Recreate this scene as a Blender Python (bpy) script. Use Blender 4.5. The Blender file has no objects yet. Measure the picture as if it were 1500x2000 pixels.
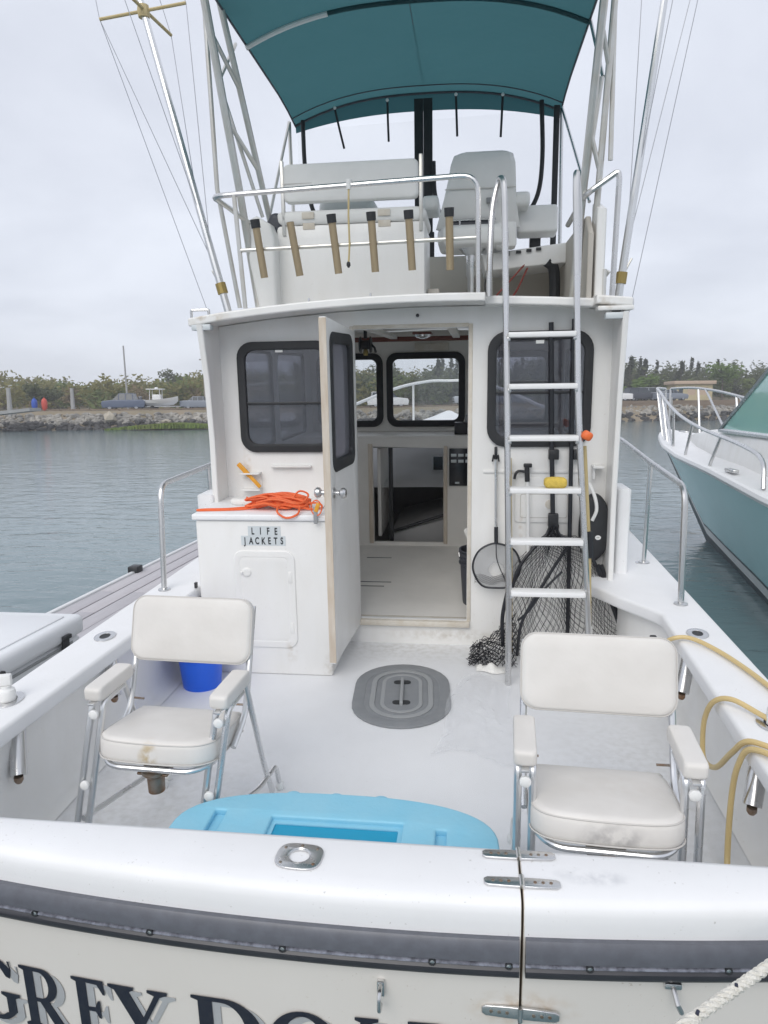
import bpy, bmesh, math, random
from mathutils import Matrix, Vector, noise
random.seed(7)
R_ = math.radians
SC = bpy.context.scene
COL = SC.collection

# ------------------------------------------------------------------ camera, sky, sun, exposure
BOAT_TRIM = R_(3.15)                       # the moored boat floats a little bow-up
BM = Matrix.Rotation(BOAT_TRIM, 4, 'X')    # boat frame -> world
cam_d = bpy.data.cameras.new('camera'); cam = bpy.data.objects.new('camera', cam_d); COL.objects.link(cam)
cam_d.sensor_fit = 'VERTICAL'; cam_d.sensor_height = 24.0; cam_d.lens = 16.68
cam_d.clip_start = 0.05; cam_d.clip_end = 3000
cam.matrix_world = (Matrix.Translation((0.33, -4.334, 1.414)) @ Matrix.Rotation(R_(7.0), 4, 'Z')
                    @ Matrix.Rotation(R_(90 - 8.35), 4, 'X') @ Matrix.Rotation(R_(-0.55), 4, 'Z'))
SC.camera = cam

SUN_EL, SUN_AZ = R_(38), R_(194)           # azimuth clockwise from +Y: behind the camera, a little to its left
world = bpy.data.worlds.new('World'); SC.world = world; world.use_nodes = True
wn = world.node_tree; wn.nodes.clear()
def wnode(t, **k):
    n = wn.nodes.new(t)
    for a, v in k.items(): setattr(n, a, v)
    return n
sky = wnode('ShaderNodeTexSky', sky_type='NISHITA', sun_disc=False, sun_elevation=SUN_EL, sun_rotation=SUN_AZ)
bg1 = wnode('ShaderNodeBackground'); bg1.inputs[1].default_value = 0.06
wn.links.new(sky.outputs[0], bg1.inputs[0])
tc = wnode('ShaderNodeTexCoord'); sep = wnode('ShaderNodeSeparateXYZ'); wn.links.new(tc.outputs['Generated'], sep.inputs[0])
zz = wnode('ShaderNodeMath', operation='MAXIMUM'); wn.links.new(sep.outputs[2], zz.inputs[0]); zz.inputs[1].default_value = 0.0
za = wnode('ShaderNodeMath', operation='ADD'); wn.links.new(zz.outputs[0], za.inputs[0]); za.inputs[1].default_value = 0.22
dx = wnode('ShaderNodeMath', operation='DIVIDE'); wn.links.new(sep.outputs[0], dx.inputs[0]); wn.links.new(za.outputs[0], dx.inputs[1])
dy = wnode('ShaderNodeMath', operation='DIVIDE'); wn.links.new(sep.outputs[1], dy.inputs[0]); wn.links.new(za.outputs[0], dy.inputs[1])
cmb = wnode('ShaderNodeCombineXYZ'); wn.links.new(dx.outputs[0], cmb.inputs[0]); wn.links.new(dy.outputs[0], cmb.inputs[1])
nz = wnode('ShaderNodeTexNoise'); nz.inputs['Scale'].default_value = 1.15; nz.inputs['Detail'].default_value = 5; nz.inputs['Roughness'].default_value = 0.5
nz.inputs['Distortion'].default_value = 0.35
wn.links.new(cmb.outputs[0], nz.inputs['Vector'])
cr = wnode('ShaderNodeValToRGB'); wn.links.new(nz.outputs[0], cr.inputs[0])
cr.color_ramp.elements[0].position = 0.30; cr.color_ramp.elements[0].color = (0.575, 0.605, 0.685, 1)
cr.color_ramp.elements[1].position = 0.62; cr.color_ramp.elements[1].color = (0.735, 0.77, 0.85, 1)
bg2 = wnode('ShaderNodeBackground'); bg2.inputs[1].default_value = 0.655
wn.links.new(cr.outputs[0], bg2.inputs[0])
mx = wnode('ShaderNodeMixShader'); mx.inputs[0].default_value = 0.94
wn.links.new(bg1.outputs[0], mx.inputs[1]); wn.links.new(bg2.outputs[0], mx.inputs[2])
wo = wnode('ShaderNodeOutputWorld'); wn.links.new(mx.outputs[0], wo.inputs[0])

sd = bpy.data.lights.new('sun', 'SUN'); sd.energy = 0.88; sd.angle = R_(42); sd.color = (1.0, 0.965, 0.91)
sun = bpy.data.objects.new('sun', sd); COL.objects.link(sun)
dirv = Vector((math.sin(SUN_AZ) * math.cos(SUN_EL), math.cos(SUN_AZ) * math.cos(SUN_EL), math.sin(SUN_EL)))
sun.rotation_euler = dirv.to_track_quat('Z', 'Y').to_euler()
SC.view_settings.view_transform = 'Standard'; SC.view_settings.look = 'None'
SC.view_settings.exposure = 0.92; SC.view_settings.gamma = 1.0; SC.view_settings.use_curve_mapping = False
SC.cycles.max_bounces = 12; SC.cycles.diffuse_bounces = 8; SC.cycles.transparent_max_bounces = 16; SC.cycles.use_denoising = True

# ------------------------------------------------------------------ materials
MATS = {}
def mat(name, col, rough=0.5, metal=0.0, var=0.0, var_col=None, vscale=6.0, bump=0.0, bscale=60.0, coat=0.0,
        spec=None, trans=None, stain=None, bdist=0.01, detail=4.0, wave=None, rvar=0.0, stretch=None, specks=None):
    """principled material; var mixes in a second colour by noise, stain = (centre, radius, colour, strength) in object space"""
    m = bpy.data.materials.new(name); m.use_nodes = True; MATS[name] = m
    nt = m.node_tree; N = nt.nodes; L = nt.links; p = N['Principled BSDF']
    p.inputs['Base Color'].default_value = (*col, 1); p.inputs['Roughness'].default_value = rough; p.inputs['Metallic'].default_value = metal
    if spec is not None: p.inputs['Specular IOR Level'].default_value = spec
    if coat: p.inputs['Coat Weight'].default_value = coat; p.inputs['Coat Roughness'].default_value = 0.12
    t = N.new('ShaderNodeTexCoord'); vec = t.outputs['Object']
    if stretch:
        mp = N.new('ShaderNodeMapping'); mp.inputs['Scale'].default_value = stretch; L.new(vec, mp.inputs[0]); vec = mp.outputs[0]
    cur = None
    if var:
        n = N.new('ShaderNodeTexNoise'); n.inputs['Scale'].default_value = vscale; n.inputs['Detail'].default_value = detail; n.inputs['Roughness'].default_value = 0.6
        L.new(vec, n.inputs['Vector'])
        r = N.new('ShaderNodeValToRGB'); r.color_ramp.elements[0].position = 0.38; r.color_ramp.elements[1].position = 0.68
        L.new(n.outputs[0], r.inputs[0])
        mu = N.new('ShaderNodeMath'); mu.operation = 'MULTIPLY'; L.new(r.outputs[0], mu.inputs[0]); mu.inputs[1].default_value = var
        x = N.new('ShaderNodeMix'); x.data_type = 'RGBA'; L.new(mu.outputs[0], x.inputs['Factor'])
        x.inputs[6].default_value = (*col, 1); x.inputs[7].default_value = (*(var_col or tuple(c * 0.6 for c in col)), 1)
        cur = x.outputs[2]
        if rvar:
            ra = N.new('ShaderNodeMath'); ra.operation = 'MULTIPLY_ADD'; L.new(r.outputs[0], ra.inputs[0]); ra.inputs[1].default_value = rvar; ra.inputs[2].default_value = rough
            L.new(ra.outputs[0], p.inputs['Roughness'])
    for s in (stain or []):
        c, rad, scol, stg = s
        g = N.new('ShaderNodeMapping'); g.inputs['Location'].default_value = tuple(-a / b for a, b in zip(c, rad)); g.inputs['Scale'].default_value = tuple(1 / b for b in rad)
        L.new(t.outputs['Object'], g.inputs[0])
        gr = N.new('ShaderNodeTexGradient'); gr.gradient_type = 'SPHERICAL'; L.new(g.outputs[0], gr.inputs[0])
        n = N.new('ShaderNodeTexNoise'); n.inputs['Scale'].default_value = 28; n.inputs['Detail'].default_value = 6; L.new(t.outputs['Object'], n.inputs['Vector'])
        rr = N.new('ShaderNodeValToRGB'); rr.color_ramp.elements[0].position = 0.40; rr.color_ramp.elements[1].position = 0.66; L.new(n.outputs[0], rr.inputs[0])
        m1 = N.new('ShaderNodeMath'); m1.operation = 'MULTIPLY'; L.new(gr.outputs[0], m1.inputs[0]); L.new(rr.outputs[0], m1.inputs[1])
        m2 = N.new('ShaderNodeMath'); m2.operation = 'MULTIPLY'; m2.use_clamp = True; L.new(m1.outputs[0], m2.inputs[0]); m2.inputs[1].default_value = stg
        x = N.new('ShaderNodeMix'); x.data_type = 'RGBA'; L.new(m2.outputs[0], x.inputs['Factor'])
        if cur: L.new(cur, x.inputs[6])
        else: x.inputs[6].default_value = (*col, 1)
        x.inputs[7].default_value = (*scol, 1); cur = x.outputs[2]
    if specks:      # small chips and grime spots: (scale, colour, strength)
        n = N.new('ShaderNodeTexNoise'); n.inputs['Scale'].default_value = specks[0]; n.inputs['Detail'].default_value = 2; L.new(t.outputs['Object'], n.inputs['Vector'])
        n2 = N.new('ShaderNodeTexNoise'); n2.inputs['Scale'].default_value = 4; n2.inputs['Detail'].default_value = 3; L.new(t.outputs['Object'], n2.inputs['Vector'])
        ad = N.new('ShaderNodeMath'); ad.operation = 'MULTIPLY_ADD'; L.new(n2.outputs[0], ad.inputs[0]); ad.inputs[1].default_value = .25; L.new(n.outputs[0], ad.inputs[2])
        rr = N.new('ShaderNodeValToRGB'); rr.color_ramp.elements[0].position = 0.835; rr.color_ramp.elements[1].position = 0.90; L.new(ad.outputs[0], rr.inputs[0])
        m2 = N.new('ShaderNodeMath'); m2.operation = 'MULTIPLY'; L.new(rr.outputs[0], m2.inputs[0]); m2.inputs[1].default_value = specks[2]
        x = N.new('ShaderNodeMix'); x.data_type = 'RGBA'; L.new(m2.outputs[0], x.inputs['Factor'])
        if cur: L.new(cur, x.inputs[6])
        else: x.inputs[6].default_value = (*col, 1)
        x.inputs[7].default_value = (*specks[1], 1); cur = x.outputs[2]
    if cur: L.new(cur, p.inputs['Base Color'])
    hgt = None
    if bump:
        n = N.new('ShaderNodeTexNoise'); n.inputs['Scale'].default_value = bscale; n.inputs['Detail'].default_value = 3; L.new(vec, n.inputs['Vector']); hgt = n.outputs[0]
    if wave:
        w = N.new('ShaderNodeTexWave'); w.inputs['Scale'].default_value = wave[0]; w.bands_direction = wave[1]; L.new(vec, w.inputs['Vector']); hgt = w.outputs[1]; bump = wave[2]
    if hgt:
        b = N.new('ShaderNodeBump'); b.inputs['Strength'].default_value = bump; b.inputs['Distance'].default_value = bdist
        L.new(hgt, b.inputs['Height']); L.new(b.outputs[0], p.inputs['Normal'])
    if trans is not None:      # share of light passed straight through
        o = N['Material Output']; tr = N.new('ShaderNodeBsdfTransparent'); tr.inputs[0].default_value = (*trans[1], 1)
        ms = N.new('ShaderNodeMixShader'); ms.inputs[0].default_value = trans[0]
        L.new(p.outputs[0], ms.inputs[1]); L.new(tr.outputs[0], ms.inputs[2]); L.new(ms.outputs[0], o.inputs[0])
    return m
def glass(name, tint, refl=0.06, rough=0.02, veil=0.0, veil_col=(.5, .5, .5), fr=.55):
    """thin pane: tinted see-through plus a mirror coat by fresnel, and a little dust"""
    m = bpy.data.materials.new(name); m.use_nodes = True; MATS[name] = m
    N = m.node_tree.nodes; L = m.node_tree.links; N.remove(N['Principled BSDF']); o = N['Material Output']
    tr = N.new('ShaderNodeBsdfTransparent'); tr.inputs[0].default_value = (*tint, 1)
    gl = N.new('ShaderNodeBsdfGlossy'); gl.inputs['Roughness'].default_value = rough
    lw = N.new('ShaderNodeLayerWeight'); lw.inputs[0].default_value = 0.35
    ad = N.new('ShaderNodeMath'); ad.operation = 'MULTIPLY_ADD'; L.new(lw.outputs['Fresnel'], ad.inputs[0]); ad.inputs[1].default_value = fr; ad.inputs[2].default_value = refl; ad.use_clamp = True
    ms = N.new('ShaderNodeMixShader'); L.new(ad.outputs[0], ms.inputs[0]); L.new(tr.outputs[0], ms.inputs[1]); L.new(gl.outputs[0], ms.inputs[2])
    out = ms.outputs[0]
    if veil:
        df = N.new('ShaderNodeBsdfDiffuse'); df.inputs[0].default_value = (*veil_col, 1)
        m2 = N.new('ShaderNodeMixShader'); m2.inputs[0].default_value = veil; L.new(out, m2.inputs[1]); L.new(df.outputs[0], m2.inputs[2]); out = m2.outputs[0]
    L.new(out, o.inputs[0]); return m

mat('gelcoat', (0.81, 0.805, 0.79), 0.30, specks=(110, (.5, .44, .36), .4), var=0.30, var_col=(0.70, 0.68, 0.635), vscale=2.6, coat=0.2, detail=9, stretch=(3.2, 3.2, .9), rvar=.18,
    stain=[((-.99, -.19, 1.09), (.03, .1, .16), (.50, .40, .28), .8), ((.95, -.19, 1.10), (.025, .1, .18), (.50, .42, .30), .8), ((.62, -.19, .74), (.02, .1, .12), (.46, .36, .26), .8), ((-.63, -.69, .15), (.04, .1, .10), (.52, .46, .38), .8),
           ((-1.1, -.42, 1.93), (.16, .06, .05), (.48, .40, .30), .9), ((.98, -.40, 1.95), (.14, .08, .05), (.48, .40, .30), .9), ((-.42, -.69, .05), (.05, .1, .10), (.48, .43, .36), .9), ((.2, -.19, .06), (.5, .1, .05), (.52, .48, .42), .8)])
mat('gelcoat_top', (0.83, 0.83, 0.835), 0.48, specks=(120, (.42, .40, .37), .6), rvar=.2, var=0.22, var_col=(0.70, 0.70, 0.69), vscale=5, coat=0.05, detail=7,
    stain=[((0.62, -2.75, 0.48), (0.10, 0.035, 0.05), (0.42, 0.43, 0.46), 0.9)])
mat('gelcoat_cream', (0.72, 0.69, 0.645), 0.3, specks=(120, (.42, .35, .27), .5), rvar=.15, var=0.2, var_col=(0.62, 0.585, 0.53), vscale=3, coat=0.2, detail=6,
    stain=[((0.46, -2.87, 0.2), (0.15, 0.1, 0.06), (0.45, 0.30, 0.14), 0.9)])
mat('sole_paint', (0.76, 0.765, 0.775), 0.55, specks=(95, (.45, .43, .40), .55), var=0.28, var_col=(0.64, 0.64, 0.645), vscale=3.2, bump=0.35, bscale=260, bdist=0.004, detail=12,
    stain=[((-0.9, -2.0, 0), (0.7, 0.8, 0.4), (0.54, 0.53, 0.51), 0.5), ((1.0, -1.6, 0), (0.5, 0.9, 0.4), (0.55, 0.54, 0.52), 0.5),
           ((0.0, -0.25, 0), (0.8, 0.25, 0.3), (0.5, 0.49, 0.46), 0.6)])
mat('cabin_liner', (0.82, 0.795, 0.75), 0.5, var=0.2, vscale=3)
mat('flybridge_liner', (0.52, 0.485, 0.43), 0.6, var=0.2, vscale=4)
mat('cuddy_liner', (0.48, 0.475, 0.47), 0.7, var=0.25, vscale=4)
mat('raw_wood', (0.55, 0.465, 0.37), 0.65, var=0.7, var_col=(0.66, 0.61, 0.54), vscale=7, stretch=(6, 6, 0.7), bump=0.2, bscale=30)
mat('mahogany', (0.16, 0.045, 0.03), 0.4, var=0.4, vscale=8, stretch=(0.6, 6, 6))
mat('stainless', (0.66, 0.66, 0.66), 0.24, 1.0, var=0.2, var_col=(0.52, 0.50, 0.47), vscale=5, rvar=0.1)
mat('aluminium', (0.76, 0.765, 0.77), 0.26, 1.0, var=0.2, var_col=(0.6, 0.6, 0.59), vscale=6, rvar=0.1)
mat('anodised_gold', (0.40, 0.315, 0.20), 0.45, 0.5, var=0.4, var_col=(0.32, 0.25, 0.165), vscale=20, stretch=(3, 3, 0.4))
mat('aged_pipe', (0.66, 0.655, 0.63), 0.34, 0.7, var=0.45, var_col=(0.54, 0.49, 0.40), vscale=9)
mat('brass_patina', (0.36, 0.27, 0.10), 0.5, 0.6)
mat('rusty_metal', (0.32, 0.29, 0.25), 0.45, 0.8, var=0.8, var_col=(0.25, 0.12, 0.05), vscale=30)
mat('white_plastic', (0.80, 0.80, 0.785), 0.4, var=0.1, vscale=9)
mat('white_tread', (0.82, 0.82, 0.815), 0.5, var=0.15, var_col=(0.66, 0.65, 0.62), vscale=14, bump=0.3, bscale=250, bdist=0.002)
mat('black_plastic', (0.018, 0.019, 0.022), 0.42, var=0.3, var_col=(0.05, 0.05, 0.055), vscale=15)
mat('black_rubber', (0.02, 0.022, 0.025), 0.6, var=0.3, var_col=(0.045, 0.045, 0.05), vscale=12)
mat('rub_rail_rubber', (0.105, 0.11, 0.128), 0.38, var=0.4, var_col=(0.16, 0.17, 0.20), vscale=26, coat=0.1, detail=10, stretch=(1.2, 1, 1.2))
mat('rub_rail_dark', (0.030, 0.031, 0.038), 0.34, var=0.4, var_col=(0.06, 0.058, 0.066), vscale=22, detail=8, stretch=(0.5, 1, 2))
mat('scuff_metal', (0.34, 0.355, 0.42), 0.4, 0.3, var=0.95, var_col=(0.10, 0.10, 0.12), vscale=60, detail=9)
mat('vinyl_white', (0.70, 0.675, 0.64), 0.45, var=0.4, var_col=(0.585, 0.555, 0.515), vscale=6, bump=0.35, bscale=14, bdist=0.006, detail=7)
mat('vinyl_rust', (0.70, 0.675, 0.64), 0.45, var=0.4, var_col=(0.585, 0.555, 0.515), vscale=6, bump=0.35, bscale=14, bdist=0.006, detail=7,
    stain=[((0.0, -0.205, 0.455), (0.04, 0.07, 0.07), (0.45, 0.34, 0.17), 1.6)])
mat('vinyl_smear', (0.70, 0.675, 0.64), 0.45, var=0.4, var_col=(0.585, 0.555, 0.515), vscale=6, bump=0.35, bscale=14, bdist=0.006, detail=7,
    stain=[((0.01, -0.21, 0.455), (0.11, 0.07, 0.055), (0.26, 0.25, 0.25), 0.9), ((0.05, 0.0, 0.51), (0.2, 0.15, 0.1), (0.62, 0.57, 0.52), 0.5)])
mat('vinyl_bridge', (0.76, 0.76, 0.745), 0.5, var=0.3, var_col=(0.65, 0.65, 0.63), vscale=8, bump=0.15, bscale=60, bdist=0.004)
mat('piping_grey', (0.55, 0.53, 0.50), 0.5)
mat('orange_rope', (0.80, 0.13, 0.035), 0.6, var=0.4, var_col=(0.85, 0.25, 0.09), vscale=120)
mat('orange_plastic', (0.80, 0.16, 0.04), 0.45)
mat('yellow_sponge', (0.72, 0.52, 0.10), 0.9, var=0.4, vscale=60, bump=0.6, bscale=120)
mat('yellow_tool', (0.78, 0.36, 0.03), 0.4, var=0.3, vscale=30)
mat('hose_yellow', (0.64, 0.49, 0.23), 0.42, var=0.35, var_col=(0.55, 0.41, 0.20), vscale=12)
mat('blue_bucket', (0.010, 0.115, 0.72), 0.35, var=0.15, vscale=10)
mat('dark_bucket', (0.055, 0.06, 0.075), 0.5, var=0.2, vscale=10)
mat('sky_blue_plastic', (0.25, 0.57, 0.73), 0.45, var=0.5, var_col=(0.33, 0.60, 0.72), vscale=7, bump=0.12, bscale=60, detail=10, rvar=.15)
mat('deep_blue_plastic', (0.02, 0.33, 0.53), 0.4, var=0.1, vscale=4)
mat('hatch_grey', (0.215, 0.225, 0.235), 0.55, var=0.35, var_col=(0.28, 0.285, 0.29), vscale=16, bump=0.2, bscale=200, bdist=0.003)
mat('hatch_ring', (0.30, 0.31, 0.315), 0.5, var=0.3, var_col=(0.36, 0.36, 0.36), vscale=16)
mat('hatch_dark', (0.03, 0.032, 0.035), 0.6)
mat('bare_pole', (0.52, 0.41, 0.20), 0.5, var=0.4, var_col=(0.58, 0.5, 0.32), vscale=20, stretch=(2, 2, .5))
mat('net_black', (0.012, 0.013, 0.018), 0.75)
mat('net_frame', (0.03, 0.032, 0.038), 0.4, 0.3)
mat('net_bag', (0.42, 0.43, 0.44), 0.7, trans=(0.5, (1, 1, 1)))
mat('letter_navy', (0.012, 0.014, 0.028), 0.35, var=0.35, var_col=(0.04, 0.042, 0.05), vscale=40)
mat('letter_silver', (0.48, 0.49, 0.50), 0.4, 0.2, var=0.2, vscale=30)
mat('label_tape', (0.60, 0.64, 0.655), 0.35)
mat('label_black', (0.02, 0.024, 0.028), 0.5)
mat('cloth_white', (0.78, 0.77, 0.74), 0.9, bump=0.5, bscale=90)
mat('rope_white', (0.74, 0.72, 0.66), 0.8, var=0.75, var_col=(0.60, 0.57, 0.50), vscale=110, bump=0.9, bscale=160, bdist=0.006)
mat('rope_fleck', (0.03, 0.035, 0.06), 0.8)
mat('seal_cream', (0.66, 0.62, 0.55), 0.6, var=0.5, var_col=(0.50, 0.42, 0.31), vscale=14)
mat('wire_cable', (0.42, 0.43, 0.46), 0.5, 0.4)
mat('screen_black', (0.012, 0.014, 0.02), 0.2)
mat('red_cable', (0.25, 0.05, 0.04), 0.5)
mat('dock_plank', (0.52, 0.50, 0.52), 0.7, var=0.5, var_col=(0.44, 0.42, 0.435), vscale=5, stretch=(8, 0.6, 8), bump=0.3, bscale=40)
mat('dock_edge', (0.74, 0.745, 0.75), 0.5, var=0.2, vscale=6)
mat('pile_wood', (0.27, 0.24, 0.20), 0.8, var=0.5, vscale=3, stretch=(3, 3, .4), bump=0.4, bscale=12)
mat('cooler_white', (0.80, 0.81, 0.825), 0.45, var=0.15, var_col=(0.68, 0.69, 0.70), vscale=9)
mat('teal_hull', (0.43, 0.75, 0.765), 0.25, coat=0.15, var=0.12, vscale=1.5)
mat('boot_dark', (0.03, 0.045, 0.055), 0.4)
glass('clear_vinyl', (0.985, 0.985, 0.985), 0.0, 0.12, fr=.12)
glass('window_tint', (0.50, 0.505, 0.55), 0.09, 0.03, veil=0.07, veil_col=(.38, .39, .46))
glass('window_clear', (0.94, 0.955, 0.96), 0.02, 0.02, veil=0.01)
glass('screen_mesh', (0.50, 0.50, 0.56), 0.02, 0.3, veil=0.22, veil_col=(.45, .46, .5))
glass('aqua_glass', (0.50, 0.85, 0.80), 0.12, 0.03, veil=0.50, veil_col=(.42, .76, .71))
glass('film_bag', (0.995, 0.995, 0.995), 0.01, 0.15, veil=0.12, veil_col=(.95, .96, .98), fr=.14)
# teal canvas lets some light through
def canvas():
    m = mat('teal_canvas', (0.043, 0.122, 0.135), 0.85, var=0.35, var_col=(0.06, 0.155, 0.17), vscale=2.5, bump=0.5, bscale=3.5, bdist=0.03)
    N = m.node_tree.nodes; L = m.node_tree.links; o = N['Material Output']; p = N['Principled BSDF']
    t = N.new('ShaderNodeBsdfTranslucent'); t.inputs[0].default_value = (0.06, 0.17, 0.19, 1)
    a = N.new('ShaderNodeMixShader'); a.inputs[0].default_value = 0.5; L.new(p.outputs[0], a.inputs[1]); L.new(t.outputs[0], a.inputs[2]); L.new(a.outputs[0], o.inputs[0])
canvas()

# ------------------------------------------------------------------ mesh helpers
def rrect(x0, y0, x1, y1, r, n=6):
    P = []
    for cx, cy, a0 in ((x1 - r, y1 - r, 0), (x0 + r, y1 - r, 90), (x0 + r, y0 + r, 180), (x1 - r, y0 + r, 270)):
        for i in range(n + 1):
            a = R_(a0 + 90 * i / n); P.append((cx + r * math.cos(a), cy + r * math.sin(a)))
    return P
def oval(cx, cy, rx, ry, n=40, e=2.0):
    P = []
    for i in range(n):
        a = 2 * math.pi * i / n; c, s = math.cos(a), math.sin(a)
        P.append((cx + rx * math.copysign(abs(c) ** (2 / e), c), cy + ry * math.copysign(abs(s) ** (2 / e), s)))
    return P
def smooth_path(pts, n=8, closed=False):
    """Catmull-Rom through the points"""
    P = [Vector(p) for p in pts]; out = []; k = len(P)
    rng = range(k) if closed else range(k - 1)
    for i in rng:
        p1, p2 = P[i], P[(i + 1) % k]
        p0 = P[i - 1] if (closed or i > 0) else p1 * 2 - p2
        p3 = P[(i + 2) % k] if (closed or i + 2 < k) else p2 * 2 - p1
        for j in range(n):
            t = j / n
            out.append(0.5 * ((2 * p1) + (p2 - p0) * t + (2 * p0 - 5 * p1 + 4 * p2 - p3) * t * t + (3 * p1 - p0 - 3 * p2 + p3) * t ** 3))
    if not closed: out.append(P[-1])
    return out
def fillet(pts, r, n=5):
    """round the corners of a polyline"""
    P = [Vector(p) for p in pts]; out = [P[0]]
    for i in range(1, len(P) - 1):
        a, b, c = P[i - 1], P[i], P[i + 1]; u = (a - b); v = (c - b); d = min(r, u.length * .49, v.length * .49)
        s, e = b + u.normalized() * d, b + v.normalized() * d
        for j in range(n + 1):
            t = j / n; out.append(s * (1 - t) ** 2 + b * 2 * t * (1 - t) + e * t * t)
    out.append(P[-1]); return out
class G:
    """collects shapes; build() links them as one mesh object"""
    def __init__(s): s.v = []; s.f = []
    def add(s, V, F, M=None):
        o = len(s.v); s.v += [tuple(M @ Vector(p)) if M else tuple(p) for p in V]; s.f += [tuple(i + o for i in f) for f in F]; return s
    def bm(s, b, M=None):
        b.verts.index_update(); s.add([v.co[:] for v in b.verts], [[v.index for v in f.verts] for f in b.faces], M); b.free(); return s
    def box(s, x0, y0, z0, x1, y1, z1, bev=0.0, seg=2, M=None):
        b = bmesh.new(); bmesh.ops.create_cube(b, size=1)
        for v in b.verts: v.co = ((x0 + x1) / 2 + v.co.x * (x1 - x0), (y0 + y1) / 2 + v.co.y * (y1 - y0), (z0 + z1) / 2 + v.co.z * (z1 - z0))
        if bev: bmesh.ops.bevel(b, geom=b.edges[:], offset=bev, segments=seg, profile=0.5, affect='EDGES')
        return s.bm(b, M)
    def tube(s, pts, r, n=8, closed=False, r1=None, M=None):
        P = [Vector(p) for p in pts]; k = len(P); V = []; F = []
        up = None
        for i in range(k):
            a = P[i - 1] if (i or closed) else P[i]; c = P[(i + 1) % k] if (i < k - 1 or closed) else P[i]
            t = (c - a)
            if t.length < 1e-9: t = Vector((0, 0, 1))
            t.normalize()
            if up is None: up = t.orthogonal().normalized()
            up = (up - t * up.dot(t))
            if up.length < 1e-6: up = t.orthogonal()
            up.normalize(); w = t.cross(up)
            rr = r if r1 is None else r + (r1 - r) * i / (k - 1)
            for j in range(n):
                a_ = 2 * math.pi * j / n; V.append(P[i] + up * (rr * math.cos(a_)) + w * (rr * math.sin(a_)))
        for i in range(k if closed else k - 1):
            for j in range(n):
                A = i * n; B = ((i + 1) % k) * n; F.append((A + j, A + (j + 1) % n, B + (j + 1) % n, B + j))
        if not closed: F.append(tuple(range(n - 1, -1, -1))); F.append(tuple((k - 1) * n + j for j in range(n)))
        return s.add(V, F, M)
    def cyl(s, p0, p1, r, r1=None, n=14, M=None): return s.tube([p0, p1], r, n, r1=r1, M=M)
    def lathe(s, prof, n=24, M=None, cap=True):
        V = []; F = []; k = len(prof)
        for (r, z) in prof:
            for j in range(n): a = 2 * math.pi * j / n; V.append((r * math.cos(a), r * math.sin(a), z))
        for i in range(k - 1):
            for j in range(n): F.append((i * n + j, i * n + (j + 1) % n, (i + 1) * n + (j + 1) % n, (i + 1) * n + j))
        if cap: F.append(tuple(range(n - 1, -1, -1))); F.append(tuple((k - 1) * n + j for j in range(n)))
        return s.add(V, F, M)
    def loft(s, rings, closed=True, caps=True, M=None):
        n = len(rings[0]); V = [p for r in rings for p in r]; F = []
        for i in range(len(rings) - 1):
            for j in range(n if closed else n - 1): F.append((i * n + j, i * n + (j + 1) % n, (i + 1) * n + (j + 1) % n, (i + 1) * n + j))
        if caps and closed: F.append(tuple(range(n - 1, -1, -1))); F.append(tuple((len(rings) - 1) * n + j for j in range(n)))
        return s.add(V, F, M)
    def pad(s, loop, t, e, M=None, puff=0.0, cx=None, cy=None):
        """cushion: convex outline, thickness t, rounded edge e; lies on z = 0..t"""
        n = len(loop); cx = sum(p[0] for p in loop) / n; cy = sum(p[1] for p in loop) / n
        R = max(max(abs(p[0] - cx), abs(p[1] - cy)) for p in loop)
        def ring(off, z): 
            out = []
            for p in loop:
                dx_, dy_ = p[0] - cx, p[1] - cy; d = math.hypot(dx_, dy_) or 1; k = max(0.0, (d - off) / d); out.append((cx + dx_ * k, cy + dy_ * k, z))
            return out
        rings = [ring(e, 0)]
        for i in range(1, 5): a = R_(90 * i / 4); rings.append(ring(e * (1 - math.sin(a)), e * (1 - math.cos(a))))
        for i in range(0, 5): a = R_(90 * i / 4); rings.append(ring(e * (1 - math.cos(a)), t - e + e * math.sin(a)))
        for k in (0.25, 0.5, 0.75): rings.append([(cx + (p[0] - cx) * (1 - k), cy + (p[1] - cy) * (1 - k), t + puff * math.sin(k * math.pi / 2)) for p in rings[9]])
        s.loft(rings, M=M); return s
    def slab(s, loops, t, M=None, bev=0.0, res=2):
        """flat panel with holes (first loop the outline), thickness t centred on z = 0 of M"""
        c = bpy.data.curves.new('tmp', 'CURVE'); c.dimensions = '2D'; c.fill_mode = 'BOTH'; c.extrude = max(t / 2 - bev, 0.0001); c.bevel_depth = bev; c.bevel_resolution = res
        for lp in loops:
            sp = c.splines.new('POLY'); sp.points.add(len(lp) - 1); sp.use_cyclic_u = True
            for q, p in zip(sp.points, lp): q.co = (p[0], p[1], 0, 1)
        o = bpy.data.objects.new('tmp', c); COL.objects.link(o)
        me = bpy.data.meshes.new_from_object(o.evaluated_get(bpy.context.evaluated_depsgraph_get()))
        s.add([v.co[:] for v in me.vertices], [p.vertices[:] for p in me.polygons], M)
        bpy.data.objects.remove(o); bpy.data.curves.remove(c); bpy.data.meshes.remove(me); return s
    def grid(s, fn, nu, nv, M=None):
        V = [fn(i / nu, j / nv) for i in range(nu + 1) for j in range(nv + 1)]; w = nv + 1
        return s.add(V, [(i * w + j, (i + 1) * w + j, (i + 1) * w + j + 1, i * w + j + 1) for i in range(nu) for j in range(nv)], M)
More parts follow.
